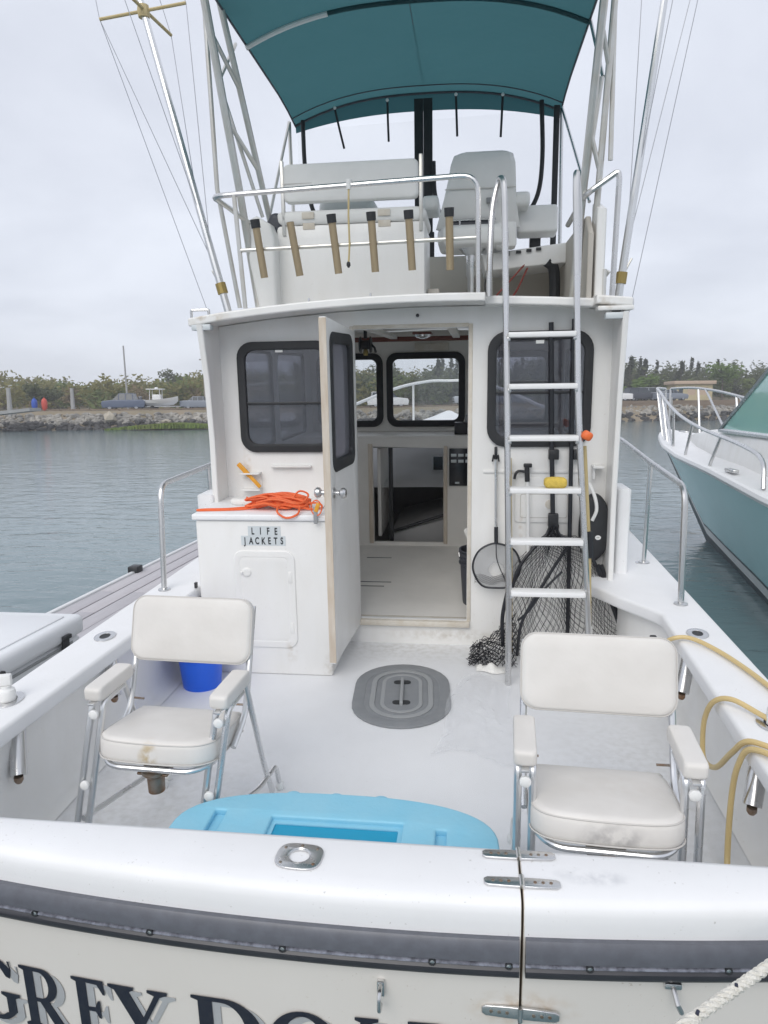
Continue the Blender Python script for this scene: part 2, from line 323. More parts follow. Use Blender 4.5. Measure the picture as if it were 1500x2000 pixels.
    def mesh(s, name, m, smooth=35):
        me = bpy.data.meshes.new(name); me.from_pydata(s.v, [], s.f); me.validate()
        b = bmesh.new(); b.from_mesh(me); bmesh.ops.remove_doubles(b, verts=b.verts, dist=1e-5); bmesh.ops.recalc_face_normals(b, faces=b.faces); b.to_mesh(me); b.free()
        me.materials.append(MATS[m])
        if smooth: me.shade_smooth(); me.set_sharp_from_angle(angle=R_(smooth))
        return me
    def build(s, name, m, parent=None, M=None, smooth=35):
        o = bpy.data.objects.new(name, s.mesh(name, m, smooth)); COL.objects.link(o)
        if parent: o.parent = parent
        if M is not None: o.matrix_basis = M
        return o
def tag(o, label, cat, group=None):
    o['label'] = label; o['category'] = cat
    if group: o['group'] = group
    return o
def thing(name, label, cat, M=None, group=None):
    o = bpy.data.objects.new(name, None); COL.objects.link(o); o.empty_display_size = 0.1
    if M is not None: o.matrix_basis = M
    return tag(o, label, cat, group)
def struct(o): o['kind'] = 'structure'; return o
def copy_part(o, parent, M=None):
    c = o.copy(); COL.objects.link(c); c.parent = parent
    if M is not None: c.matrix_basis = M
    for ch in o.children: copy_part(ch, c)
    return c
T = Matrix.Translation
def RX(a): return Matrix.Rotation(R_(a), 4, 'X')
def RY(a): return Matrix.Rotation(R_(a), 4, 'Y')
def RZ(a): return Matrix.Rotation(R_(a), 4, 'Z')
XZ = Matrix(((1, 0, 0, 0), (0, 0, -1, 0), (0, 1, 0, 0), (0, 0, 0, 1)))    # panel x,y -> boat x,z; panel normal -> aft
YZ = Matrix(((0, 0, 1, 0), (1, 0, 0, 0), (0, 1, 0, 0), (0, 0, 0, 1)))     # panel x,y -> boat y,z; panel normal -> starboard
def on_boat(M=Matrix.Identity(4)): return BM @ M
# ------------------------------------------------------------------ the setting: water, shore, far bank (world frame, metres)
WZ = -0.60
def water_mat():
    m = bpy.data.materials.new('water'); m.use_nodes = True; MATS['water'] = m; N = m.node_tree.nodes; L = m.node_tree.links; p = N['Principled BSDF']
    p.inputs['Base Color'].default_value = (0.135, 0.20, 0.215, 1); p.inputs['Roughness'].default_value = 0.09; p.inputs['IOR'].default_value = 1.36
    t = N.new('ShaderNodeTexCoord'); hs = []
    for sc, st, rot in (((.9, 1.5, 1), 1.0, 8), ((2.6, 5.0, 1), .45, -14), ((9, 15, 1), .10, 22)):
        mp = N.new('ShaderNodeMapping'); mp.inputs['Scale'].default_value = sc; mp.inputs['Rotation'].default_value = (0, 0, R_(rot)); L.new(t.outputs['Object'], mp.inputs[0])
        n = N.new('ShaderNodeTexNoise'); n.inputs['Scale'].default_value = 1.0; n.inputs['Detail'].default_value = 3; n.inputs['Distortion'].default_value = .6; L.new(mp.outputs[0], n.inputs['Vector'])
        mu = N.new('ShaderNodeMath'); mu.operation = 'MULTIPLY'; mu.inputs[1].default_value = st; L.new(n.outputs[0], mu.inputs[0]); hs.append(mu)
    a = N.new('ShaderNodeMath'); L.new(hs[0].outputs[0], a.inputs[0]); L.new(hs[1].outputs[0], a.inputs[1])
    b = N.new('ShaderNodeMath'); L.new(a.outputs[0], b.inputs[0]); L.new(hs[2].outputs[0], b.inputs[1])
    bu = N.new('ShaderNodeBump'); bu.inputs['Strength'].default_value = .30; bu.inputs['Distance'].default_value = .10; L.new(b.outputs[0], bu.inputs['Height']); L.new(bu.outputs[0], p.inputs['Normal'])
water_mat()
struct(G().add([(-600, -300, WZ), (600, -300, WZ), (600, 140, WZ), (-600, 140, WZ)], [(0, 1, 2, 3)]).build('water', 'water', smooth=0))
def leafmat(name, c):
    m = mat(name, c, .8, var=.6, var_col=tuple(k * .55 for k in c), vscale=.5)
    N = m.node_tree.nodes; L = m.node_tree.links; o = N['Material Output']; p = N['Principled BSDF']; tl = N.new('ShaderNodeBsdfTranslucent'); tl.inputs[0].default_value = (*[k * 1.2 for k in c], 1)
    x = N.new('ShaderNodeMixShader'); x.inputs[0].default_value = .35; L.new(p.outputs[0], x.inputs[1]); L.new(tl.outputs[0], x.inputs[2]); L.new(x.outputs[0], o.inputs[0])
leafmat('leaf_olive', (.215, .20, .065)); leafmat('leaf_green', (.145, .185, .05)); leafmat('leaf_dark', (.10, .115, .055)); leafmat('leaf_tan', (.25, .19, .105)); leafmat('leaf_bright', (.12, .19, .035)); leafmat('needle_dark', (.055, .068, .04))
mat('bark', (.10, .08, .065), .9, var=.4, vscale=2)
mat('earth', (.26, .21, .15), .9, var=.6, var_col=(.16, .15, .08), vscale=.25, detail=8)
mat('lot_gravel', (.25, .235, .215), .9, var=.3, vscale=.5)
mat('rock_grey', (.38, .355, .315), .85, var=.9, var_col=(.10, .10, .10), vscale=.9, detail=7)
mat('rock_wet', (.035, .034, .034), .6, var=.5, var_col=(.07, .065, .06), vscale=1.2)
mat('rock_pale', (.46, .41, .33), .85, var=.4, vscale=1)
mat('concrete', (.36, .36, .355), .8, var=.3, vscale=.6)
mat('timber_brown', (.22, .165, .12), .85, var=.5, vscale=1, stretch=(.3, 1, 3))
mat('grass_green', (.15, .22, .04), .9, var=.5, var_col=(.20, .19, .06), vscale=.6)
mat('marker_blue', (.01, .07, .42), .5); mat('marker_red', (.55, .06, .035), .5)
mat('paint_navy', (.08, .105, .17), .25, coat=.5); mat('paint_grey', (.20, .225, .27), .25, coat=.5); mat('paint_white', (.72, .72, .72), .25, coat=.5); mat('paint_black', (.04, .045, .06), .25, coat=.5); mat('paint_silver', (.42, .44, .47), .3, .4, coat=.4)
mat('car_glass', (.04, .05, .06), .08); mat('tyre', (.02, .02, .02), .8); mat('shed_wall', (.50, .43, .27), .8, var=.3, vscale=1); mat('shed_roof', (.48, .37, .28), .8); mat('house_grey', (.36, .38, .40), .8)
mat('lamp_red', (.5, .02, .02), .3)
# far bank: shoreline polyline and the ground behind it
SHORE = [(-400, 20), (-160, 40), (-75, 57), (-37, 64.6), (-10, 73), (8, 82), (21, 88), (45, 93), (95, 90), (180, 70), (420, 20)]
def shore(x):
    for a, b in zip(SHORE, SHORE[1:]):
        if x <= b[0]: return a[1] + (b[1] - a[1]) * (x - a[0]) / (b[0] - a[0])
    return SHORE[-1][1]
def lot_z(x): return 1.36 if x < -10 else (1.36 + .55 * min(1, (x + 10) / 30))
def ground(x, d):
    """height d metres inland of the waterline"""
    lz = lot_z(x)
    if d < 3.2: return -1.2 + (lz + 1.2) * max(0, d / 3.2)
    if d < 22: return lz
    h = 1 + .5 * math.sin(x * .045 + 1) + .3 * math.sin(x * .13)
    return lz + h * 3.4 * min(1, (d - 22) / 40)
g = G(); DX = [-400, -250, -160, -120] + list(range(-90, 92, 6)) + [120, 180, 260, 420]; DD = [-1, 0, 1.2, 2.2, 3.2, 3.4, 8, 15, 22, 30, 40, 55, 75, 110, 200]
for x in DX:
    for d in DD: g.v.append((x, shore(x) + d, ground(x, d)))
n = len(DD); g.f = [(i * n + j, (i + 1) * n + j, (i + 1) * n + j + 1, i * n + j + 1) for i in range(len(DX) - 1) for j in range(n - 1)]
struct(g.build('shore_ground', 'earth', smooth=60))
g = G()
for i, x in enumerate(DX):
    for d in (3.3, 20): g.v.append((x, shore(x) + d, lot_z(x) + .02))
g.f = [(2 * i, 2 * i + 2, 2 * i + 3, 2 * i + 1) for i in range(len(DX) - 1)]
struct(g.build('parking_lot', 'lot_gravel', smooth=0))
# boulders of the bank
def boulder(r, seed, flat=.7):
    b = bmesh.new(); bmesh.ops.create_icosphere(b, subdivisions=1, radius=r); q = random.Random(seed)
    for v in b.verts: v.co *= q.uniform(.72, 1.15); v.co.z *= flat
    return b
def bank(name, m, d0, d1, count, x0, x1, rmin, rmax, seed):
    g = G(); q = random.Random(seed)
    for k in range(count):
        x = q.uniform(x0, x1); d = q.uniform(d0, d1); g.bm(boulder(q.uniform(rmin, rmax), k), T((x, shore(x) + d, ground(x, d) + .05)) @ RZ(q.uniform(0, 360)))
    o = g.build(name, m, smooth=0); o['kind'] = 'stuff'; return o
tag(bank('riprap', 'rock_wet', -.3, 1.6, 1700, -62, 60, .22, .6, 1), 'dark wet boulders at the waterline of the far bank', 'rocks')
tag(bank('riprap', 'rock_grey', 1.4, 2.65, 2000, -56, 60, .16, .45, 2), 'dry grey boulders along the top of the far bank', 'rocks')
for k, (x, d, r, lb) in enumerate(((-36.8, 1.9, .75, 'tall pale boulder standing in the far rock bank below the cars'), (-31.2, 1.3, .65, 'flat pale slab of rock low in the far bank near the grass'))):
    tag(G().bm(boulder(r, 50 + k, 0.85 if k == 0 else .4), T((x, shore(x) + d - .6, ground(x, d) + .35))).build('boulder', 'rock_pale', smooth=0), lb, 'boulder')
# timber along the lot edges
tw = thing('timber_bulkhead', 'long brown timber retaining wall above the rocks on the right shore', 'wall')
xs = [12 + 3 * i for i in range(18)]
for i, (a, b) in enumerate(zip(xs, xs[1:])):
    for j in range(3):
        A, B = Vector((a + .01, shore(a) + 2.4, .72 + j * .42)), Vector((b - .01, shore(b) + 2.4, .72 + j * .42)); ang = math.degrees(math.atan2(B.y - A.y, B.x - A.x)); L = (B - A).length
        G().box(0, -.12, .01, L, .12, .41, M=T(A) @ RZ(ang)).build('plank', 'timber_brown', tw, smooth=0)
gr = thing('guard_rail', 'low brown timber guard rail along the left parking lot edge', 'guard rail')
for x in range(-46, -16, 3):
    a, b = Vector((x, shore(x) + 4.0, lot_z(x) + .04)), Vector((x + 2.9, shore(x + 2.9) + 4.0, lot_z(x + 2.9) + .04)); ang = math.degrees(math.atan2(b.y - a.y, b.x - a.x))
    G().box(0, -.1, 0, (b - a).length, .1, .22, M=T(a) @ RZ(ang) @ Matrix.Diagonal((1, 1, .7, 1))).build('rail', 'timber_brown', gr, smooth=0); G().box(x - .1, a.y - .1, lot_z(x) - .1, x + .1, a.y + .1, lot_z(x) + .05).build('post', 'timber_brown', gr, smooth=0)
gr2 = thing('guard_rail', 'low timber guard rail in front of the cars seen through the cabin windscreen', 'guard rail')
for x in range(-14, 12, 3):
    a, b = Vector((x, shore(x) + 4.0, lot_z(x) + .04)), Vector((x + 2.9, shore(x + 2.9) + 4.0, lot_z(x + 2.9) + .04)); ang = math.degrees(math.atan2(b.y - a.y, b.x - a.x))
    G().box(0, -.1, 0, (b - a).length, .1, .22, M=T(a) @ RZ(ang) @ Matrix.Diagonal((1, 1, .7, 1))).build('rail', 'timber_brown', gr2, smooth=0); G().box(x - .1, a.y - .1, lot_z(x) - .1, x + .1, a.y + .1, lot_z(x) + .05).build('post', 'timber_brown', gr2, smooth=0)
# marsh grass spit in front of the left bank
g = G(); q = random.Random(9)
for k in range(5200):
    u = q.gauss(0, .42); v = q.uniform(-1, 1)
    if abs(u) > 1: continue
    x = -29.2 + 6.5 * u; y = shore(x) - 2.2 + 1.7 * v * (1 - u * u); h = (.28 + .30 * q.random()) * (1 - .6 * abs(u)); a = q.uniform(0, 3.14); w = .05
    z0 = WZ - .02 + .18 * (1 - u * u); dx_, dy_ = w * math.cos(a), w * math.sin(a); lx = q.uniform(-.12, .12)
    g.add([(x - dx_, y - dy_, z0), (x + dx_, y + dy_, z0), (x + dx_ + lx, y + dy_, z0 + h), (x - dx_ + lx, y - dy_, z0 + h)], [(0, 1, 2, 3)])
o = g.build('marsh_grass', 'grass_green', smooth=0); o['kind'] = 'stuff'; tag(o, 'bright green marsh grass at the water edge below the left bank', 'grass')
g = G().grid(lambda u, v: (-36.5 + 14 * u, shore(-36.5 + 14 * u) - 4.4 + 5 * v, WZ - .25 + .42 * math.sin(math.pi * u) * math.sin(math.pi * min(1, v * .7 + .1))), 14, 6)
struct(g.build('mud_bank', 'earth', smooth=60))
# launching ramp on the far left
g = G().slab([[(0, 0), (17, 0), (17, 3.6), (0, 3.6)]], .3, T((-57.5, 54.5, -.28)) @ RZ(17) @ RY(-6.2)); o = struct(g.build('launching_ramp', 'concrete', smooth=0))
# woodland mass and single trees
def crown(g, q, cx, cy, cz, rx, rz, n, leaf, pine=False):
    lobes = [(q.uniform(-.5, .5) * rx, q.uniform(-.5, .5) * rx, q.uniform(-.45, .55) * rz, q.uniform(.4, .65)) for _ in range(6)]
    for k in range(n):
        if pine:
            i = k % 30; h = ((i * .618) % 1) ** 1.2; a = i * 2.4; c0 = rx * (1 - h) * (.35 + .35 * ((i * .37) % 1)); lr = rx * .30 * (1.05 - h) + .14
            d = Vector((q.gauss(0, 1), q.gauss(0, 1), q.gauss(0, 1))).normalized() * (q.random() ** .4)
            p = Vector((cx + c0 * math.cos(a) + d.x * lr, cy + c0 * math.sin(a) + d.y * lr, cz - rz + 2 * rz * h + d.z * (lr * .55 + .25)))
        else:
            L = lobes[k % 6]; d = Vector((q.gauss(0, 1), q.gauss(0, 1), q.gauss(0, 1))).normalized() * (q.random() ** .4)
            p = Vector((cx + L[0] + d.x * rx * L[3], cy + L[1] + d.y * rx * L[3], cz + L[2] + d.z * rz * L[3]))
        u = Vector((q.gauss(0, 1), q.gauss(0, 1), q.gauss(0, .6))).normalized(); w = u.orthogonal().normalized(); s = leaf * q.uniform(.6, 1.3)
        g.add([p - u * s, p - w * s * .5, p + u * s, p + w * s * .5], [(0, 1, 2, 3)])
def wood(name, m, seed, n, xr, dr, hr, rr, label, pine=False):
    q = random.Random(seed); g = G()
    for k in range(n):
        x = q.uniform(*xr); d = q.uniform(*dr); rz = q.uniform(*hr); rx = q.uniform(*rr); crown(g, q, x, shore(x) + d, ground(x, d) + rz * (1.05 if pine else .85), rx, rz, 420 if pine else 170, .26 if pine else .33, pine)
    me = g.build(name, m, smooth=0); me['kind'] = 'stuff'; return tag(me, label, 'woodland')
wood('woodland', 'leaf_olive', 21, 230, (-100, -8), (21, 60), (1.7, 2.7), (2.0, 3.2), 'olive spring scrub covering the low hill on the left shore')
wood('woodland', 'leaf_green', 22, 170, (-100, -6), (20, 58), (1.5, 2.6), (1.8, 2.8), 'green bushes mixed through the left hillside')
wood('woodland', 'leaf_tan', 23, 80, (-100, -6), (21, 56), (1.4, 2.2), (1.5, 2.4), 'tan leafless brush patches on the left hillside')
wood('woodland', 'leaf_dark', 24, 190, (-16, 75), (22, 48), (2.2, 3.4), (2.0, 3.0), 'dark evergreen wood behind the parked cars in the middle and right')
wood('woodland', 'leaf_green', 25, 90, (-16, 85), (20, 38), (1.6, 2.4), (1.8, 2.6), 'mid green wood behind the shed on the right shore')
wood('woodland', 'needle_dark', 26, 16, (14, 62), (25, 40), (2.3, 3.2), (2.0, 2.8), 'row of spiky dark pines along the right shore skyline', True)
wood('woodland', 'needle_dark', 27, 8, (-14, 12), (24, 40), (2.4, 3.2), (2.0, 2.8), 'dark pines behind the cars seen through the cabin windscreen', True)
def tree(name, label, x, d, h, r, m, pine=False, n=700, seed=1, leaf=.30):
    z = ground(x, d); t = thing(name, label, 'tree', T((x, shore(x) + d, z))); q = random.Random(seed)
    G().tube([(0, 0, -.2), (q.uniform(-.1, .1), 0, h * .45), (q.uniform(-.15, .15), 0, h * (.95 if pine else .75))], .16, 7, r1=.04).build('trunk', 'bark', t)
    for k in range(4): a = q.uniform(0, 6.28); G().tube([(0, 0, h * (.35 + .1 * k)), (math.cos(a) * r * .5, math.sin(a) * r * .5, h * (.5 + .1 * k))], .06, 5, r1=.02).build('limb', 'bark', t)
    g = G(); crown(g, q, 0, 0, h * (.58 if pine else .66), r, h * (.42 if pine else .36), n, leaf, pine); g.build('crown', m, t, smooth=0); return t
tree('pine_tree', 'tallest ragged pine above the white car on the right shore', 25.0, 24, 6.6, 2.8, 'needle_dark', True, 1300, 4)
tree('pine_tree', 'dark pine just right of the cabin edge on the right shore', 20.6, 25, 5.4, 2.6, 'needle_dark', True, 1200, 5)
tree('pine_tree', 'second ragged pine left of the shed on the right shore', 28.0, 27, 6.1, 2.7, 'needle_dark', True, 1200, 6)
tree('pine_tree', 'pine rising behind the shed roof on the right shore', 34.0, 27, 5.8, 2.6, 'needle_dark', True, 1200, 7)
tree('leafy_tree', 'light green willowy tree beside the shed on the right shore', 25.8, 18, 4.4, 2.1, 'leaf_bright', False, 900, 8)
tree('leafy_tree', 'yellow green rounded tree right of the shed roof', 39.5, 23, 6.4, 2.9, 'leaf_bright', False, 900, 9)
tree('leafy_tree', 'low bright green bush behind the dark car on the right shore', 22.6, 18, 2.4, 1.4, 'leaf_bright', False, 500, 10)
tree('pine_tree', 'twin topped dark pine seen through the cabin windscreen', 1.6, 26, 7.2, 3.0, 'needle_dark', True, 1200, 12)
tree('pine_tree', 'smaller dark pine seen at the left edge of the cabin windscreen', -4.6, 27, 6.2, 2.6, 'needle_dark', True, 1100, 13)
tree('leafy_tree', 'dark round topped tree standing highest on the left hill skyline', -49.0, 50, 5.4, 3.0, 'leaf_dark', False, 800, 14)
tree('leafy_tree', 'dark bush on the skyline beside the right utility pole of the left shore', -27.5, 46, 5.6, 2.2, 'leaf_dark', False, 700, 15)
tree('leafy_tree', 'dark green tree at the waterfront left of the blue and red uprights', -49.5, 12, 3.4, 2.4, 'leaf_dark', False, 700, 16)
# parked vehicles: side profile extruded, tucked-in greenhouse, wheels with rims
def car(name, label, x, d, rz, paint, prof, house, Lw, width=1.8, sc=1.0, cat='car'):
    t = thing(name, label, cat, T((x, shore(x) + d, lot_z(x) + .03)) @ RZ(rz) @ Matrix.Scale(sc, 4))
    G().slab([prof], width, XZ, bev=.07, res=3).build('body', paint, t)
    a = G(); rings = []
    for k, yy in ((.78, -width / 2 + .02), (1.0, -width / 2 + .10), (1.0, width / 2 - .10), (.78, width / 2 - .02)):
        zb = min(p[1] for p in house); rings.append([(p[0], yy + (0 if p[1] == zb else math.copysign(.10, -yy)), p[1]) for p in house])
    zb = min(p[1] for p in house); zt = max(p[1] for p in house)
    w = width / 2 - .06; lo = [p for p in house]
    a.loft([[(p[0], -w + (.16 if p[1] > zb else 0), p[1]) for p in house], [(p[0], w - (.16 if p[1] > zb else 0), p[1]) for p in house]]).build('glasshouse', 'car_glass', t)
    hx = [p[0] for p in house if p[1] == zt]
    G().box(min(hx) - .02, -w + .14, zt - .03, max(hx) + .02, w - .14, zt + .045, .03).build('roof', paint, t)
    for x_ in hx + [sum(hx) / len(hx)]:
        for s in (-1, 1): G().tube([(x_ , s * (w - .14), zt), (x_ * 1.04, s * (w + .005), zb)], .045, 6).build('pillar', paint, t)
    for wx in Lw:
        for s in (-1, 1):
            wh = G().lathe([(.20, -.10), (.33, -.10), (.34, -.04), (.34, .04), (.33, .10), (.20, .10)], 20, T((wx, s * (width / 2 - .11), .34)) @ RX(90)).build('wheel', 'tyre', t)
            G().lathe([(.19, -.105), (.10, -.108), (.04, -.112), (.04, .112), (.10, .108), (.19, .105)], 16, T((wx, s * (width / 2 - .11), .34)) @ RX(90)).build('rim', 'paint_silver', wh)
    xm, xM = min(p[0] for p in prof), max(p[0] for p in prof)
    for s in (-1, 1):
        G().box(xM - .12, s * (width / 2 - .35) - .18, .70, xM + .01, s * (width / 2 - .35) + .18, .84, .02).build('headlight', 'label_tape', t)
        G().box(xm - .01, s * (width / 2 - .25) - .1, .72, xm + .08, s * (width / 2 - .25) + .1, .95, .02).build('tail_light', 'lamp_red', t)
    G().box(xM - .05, -width / 2 + .1, .38, xM + .05, width / 2 - .1, .55, .02).build('bumper', 'car_glass', t); G().box(xm - .05, -width / 2 + .1, .38, xm + .05, width / 2 - .1, .55, .02).build('bumper', 'car_glass', t)
    return t
SUV = [(-2.2, .35), (2.2, .35), (2.28, .75), (2.15, .95), (1.1, 1.05), (-2.1, 1.05), (-2.28, .9)]; SUVH = [(1.25, 1.03), (.5, 1.72), (-1.75, 1.72), (-2.1, 1.03)]
SED = [(-2.2, .32), (2.15, .32), (2.25, .65), (2.05, .82), (1.0, .92), (-1.7, .94), (-2.2, .88)]; SEDH = [(1.05, .91), (.3, 1.40), (-.85, 1.40), (-1.65, .92)]
PKH = [(1.25, 1.03), (.45, 1.78), (-1.0, 1.78), (-1.2, 1.03)]
car('parked_car', 'dark blue pickup parked nose left beside the trailered boat on the left shore', -37.3, 6, 180 + 10, 'paint_navy', SUV, PKH, (-1.4, 1.45), cat='pickup')
car('parked_car', 'grey saloon car parked near the utility pole on the left shore', -29.7, 6.5, 12, 'paint_grey', SED, SEDH, (-1.35, 1.35))
car('parked_car', 'white car half hidden behind the cabin edge on the right shore', 19.0, 6, 165, 'paint_white', SED, SEDH, (-1.35, 1.35))
car('parked_car', 'black sport utility car parked on the right shore above the timber wall', 22.6, 7, 20, 'paint_black', SUV, SUVH, (-1.4, 1.45))
car('parked_car', 'silver van parked behind the black car on the right shore', 25.2, 12, 20, 'paint_silver', SUV, SUVH, (-1.4, 1.45), sc=1.08)
car('parked_car', 'grey car next to the black one by the neighbouring bow rail', 26.6, 6.2, 30, 'paint_grey', SED, SEDH, (-1.35, 1.35))
car('parked_car', 'silver pickup seen through the middle pane of the cabin windscreen', .4, 7, 10, 'paint_silver', SUV, PKH, (-1.4, 1.45), cat='pickup')
car('parked_car', 'light blue grey car seen through the right of the cabin windscreen', 5.4, 7, 10, 'paint_grey', SED, SEDH, (-1.35, 1.35))
car('parked_car', 'white van seen through the left pane of the cabin windscreen', -9.5, 7, 10, 'paint_white', SUV, SUVH, (-1.4, 1.45), sc=1.05)
# white boat on its trailer
tb = thing('trailered_boat', 'white centre console boat with hard top on a trailer on the left shore', 'boat', T((-33.6, shore(-33.6) + 5.5, lot_z(-33) + .02)) @ RZ(8) @ Matrix.Scale(.80, 4))
rg = []
for x, w, zt, zb in ((-2.4, .95, 1.35, .62), (-1, 1.05, 1.38, .5), (.8, 1.0, 1.5, .5), (1.9, .6, 1.68, .7), (2.5, .06, 1.85, 1.15)): rg.append([(x, -w, zt), (x, -w * .8, (zt + zb) / 2), (x, 0, zb), (x, w * .8, (zt + zb) / 2), (x, w, zt), (x, 0, zt - .12)])
G().loft(rg).build('hull', 'paint_white', tb); G().box(-.9, -.45, 1.3, .2, .45, 2.1, .1).build('console', 'paint_white', tb); G().box(-1.6, -.85, 2.75, .6, .85, 2.87, .05).build('hard_top', 'paint_white', tb); G().lathe([(.25, 0), (.25, .15), (.12, .22)], 14, T((-.4, 0, 2.87))).build('radar', 'paint_white', tb)
for px, py in ((-1.2, -.6), (-1.2, .6), (.2, -.6), (.2, .6)): G().tube([(px, py, 1.4), (px * .95, py, 2.76)], .05, 6).build('top_post', 'paint_white', tb)
G().box(-2.9, -.2, .6, -2.4, .2, 1.9, .08).build('outboard', 'paint_black', tb); G().box(-2.3, -.8, .42, 3.0, .8, .50, .02).build('trailer_frame', 'paint_silver', tb)
for s in (-1, 1): G().lathe([(.15, -.08), (.30, -.08), (.30, .08), (.15, .08)], 16, T((-.8, s * .9, .30)) @ RX(90)).build('trailer_wheel', 'tyre', tb)
# poles, posts and the two coloured uprights
def pole(name, label, x, d, h, r, m, arm=0, cat='pole', lean=0):
    t = thing(name, label, cat, T((x, shore(x) + d, ground(x, d))) @ RY(lean)); G().tube([(0, 0, -.3), (0, 0, h)], r, 8, r1=r * .7).build('shaft', m, t)
    if arm: G().box(-arm / 2, -.06, h - .6, arm / 2, .06, h - .46).build('crossarm', m, t)
    return t
pole('flag_mast', 'tall pale bare mast rising behind the blue pickup on the left shore', -38.4, 9, 7.2, .12, 'concrete', 0, 'mast', -1)
pole('utility_pole', 'wooden utility pole with crossarm near the grey car on the left shore', -31.2, 12, 6.4, .13, 'pile_wood', 1.0, 'utility pole')
pole('utility_pole', 'thin utility pole seen through the cabin windscreen', 4.6, 20, 6.5, .13, 'pile_wood', 1.0, 'utility pole')
pole('mooring_pile', 'thick grey timber pile on the left ramp shore', -47.2, 2.5, 3.0, .28, 'concrete', 0, 'pile')
pole('mooring_pile', 'grey timber pile standing left of the blue pickup', -42.0, 4.5, 2.4, .24, 'concrete', 0, 'pile')
pole('mooring_pile', 'small white post right of the grey car on the left shore', -27.2, 4.2, 1.2, .10, 'paint_white', 0, 'post')
pole('mooring_pile', 'short pale pile in the rocks below the neighbouring bow rail', 25.3, 1.0, 2.6, .2, 'concrete', 0, 'pile')
for x, m, lb in ((-45.6, 'marker_blue', 'blue oval float standing upright on the left shore'), (-44.6, 'marker_red', 'red oval float standing upright on the left shore')):
    t = thing('oval_float', lb, 'float', T((x, shore(x) + 4, lot_z(x) + .02)))
    G().lathe([(.10, .02), (.20, .12), (.27, .35), (.31, .70), (.30, .95), (.24, 1.18), (.13, 1.30), (.04, 1.34)], 20).build('body', m, t); G().lathe([(.05, 1.33), (.05, 1.42), (.02, 1.44)], 10).build('eye', m, t); G().box(-.2, -.2, 0, .2, .2, .06).build('foot', 'timber_brown', t)
# shed on the right shore, house roof on the left hill
sh_ = thing('shed', 'low tan shed with flat overhanging roof on the right shore', 'shed', T((30.6, shore(30.6) + 9, lot_z(30))) @ RZ(6))
w = G().slab([[(-2.5, 0), (2.5, 0), (2.5, 2.25), (-2.5, 2.25)], [(-2.1, .05), (-1.5, .05), (-1.5, 1.9), (-2.1, 1.9)], [(-.9, .8), (.2, .8), (.2, 1.8), (-.9, 1.8)], [(.7, .8), (1.9, .8), (1.9, 1.8), (.7, 1.8)]], .15, XZ).build('wall', 'shed_wall', sh_, smooth=0)
G().box(-2.5, .075, 0, -2.35, 3.2, 2.25).build('wall', 'shed_wall', sh_, smooth=0); G().box(2.35, .075, 0, 2.5, 3.2, 2.25).build('wall', 'shed_wall', sh_, smooth=0); G().box(-2.35, 3.05, 0, 2.35, 3.2, 2.25).build('wall', 'shed_wall', sh_, smooth=0)
G().box(-2.85, -.45, 2.26, 2.85, 3.6, 2.72, .04).build('roof', 'shed_roof', sh_); G().box(-2.1, -.03, .05, -1.5, .03, 1.9).build('door', 'car_glass', sh_)
for a, b in ((-.9, .2), (.7, 1.9)): G().box(a, -.03, .8, b, .03, 1.8).build('window', 'shed_roof', sh_)
hs_ = thing('house', 'pale grey house among trees at the far left edge', 'house', T((-73.5, 101, 1.6)) @ RZ(25) @ Matrix.Scale(.75, 4)); G().box(-4, -3, 0, 4, 3, 3.4).build('wall', 'house_grey', hs_, smooth=0)
G().add([(-4.3, -3.3, 3.35), (4.3, -3.3, 3.35), (4.3, 3.3, 3.35), (-4.3, 3.3, 3.35), (-4.3, 0, 5.2), (4.3, 0, 5.2)], [(0, 1, 5, 4), (2, 3, 4, 5), (0, 4, 3), (1, 2, 5)]).build('roof', 'house_grey', hs_, smooth=0)

# ------------------------------------------------------------------ finger pier to port with a cooler, and the neighbouring boat
pier = thing('finger_pier', 'grey plank finger pier with white edge along the port side', 'dock')
for i, x in enumerate((-2.715, -2.565, -2.415, -2.265, -2.115, -1.965, -1.815)):
    for j, y in enumerate((-3.6, -1.2, 1.2, 3.6)):
        yy = y - (.6 if i % 2 else 0)
        G().box(x - .070, yy + .002, -.138, x + .070, yy + 2.397, -.10 - .002 * ((i * 7 + j * 3) % 3), .004).build('plank', 'dock_plank', pier)
G().box(-2.83, -4.2, -.26, -2.788, 6.0, -.085, .008).build('edge_board', 'dock_edge', pier); G().box(-1.742, -4.2, -.26, -1.70, 6.0, -.105, .008).build('edge_board', 'dock_edge', pier)
for y in (-4.0, -2, 0, 2, 4, 5.9): G().box(-2.788, y - .04, -.27, -1.742, y + .04, -.139).build('joist', 'pile_wood', pier)
for x in (-2.45, -2.05): G().box(x - .18, -4.2, -.85, x + .18, 6.0, -.271, .03).build('pontoon', 'black_plastic', pier)
G().box(-2.86, 1.85, -.13, -2.76, 1.97, -.04, .012).build('dock_cleat', 'black_plastic', pier)
ck = thing('cooler', 'large white marine cooler with black latch on the finger pier', 'cooler', T((-2.06, -1.20, -.10)))
G().box(-.245, -.47, 0, .245, .46, .285, .03, 3).build('body', 'cooler_white', ck); ld_ = G().box(-.262, -.485, .288, .262, .475, .40, .035, 4).build('lid', 'cooler_white', ck); G().box(-.20, -.40, .399, .20, .38, .408, .004).build('lid_panel', 'cooler_white', ld_)
for y in (-.28, .27):
    lt = G().box(.255, y - .028, .20, .272, y + .028, .335, .006).build('latch', 'black_rubber', ck); G().box(.262, y - .034, .315, .284, y + .034, .338, .005).build('latch_lip', 'black_rubber', lt)
G().box(.246, -.36, .262, .252, .36, .278, .003).build('hinge_line', 'hatch_ring', ck)

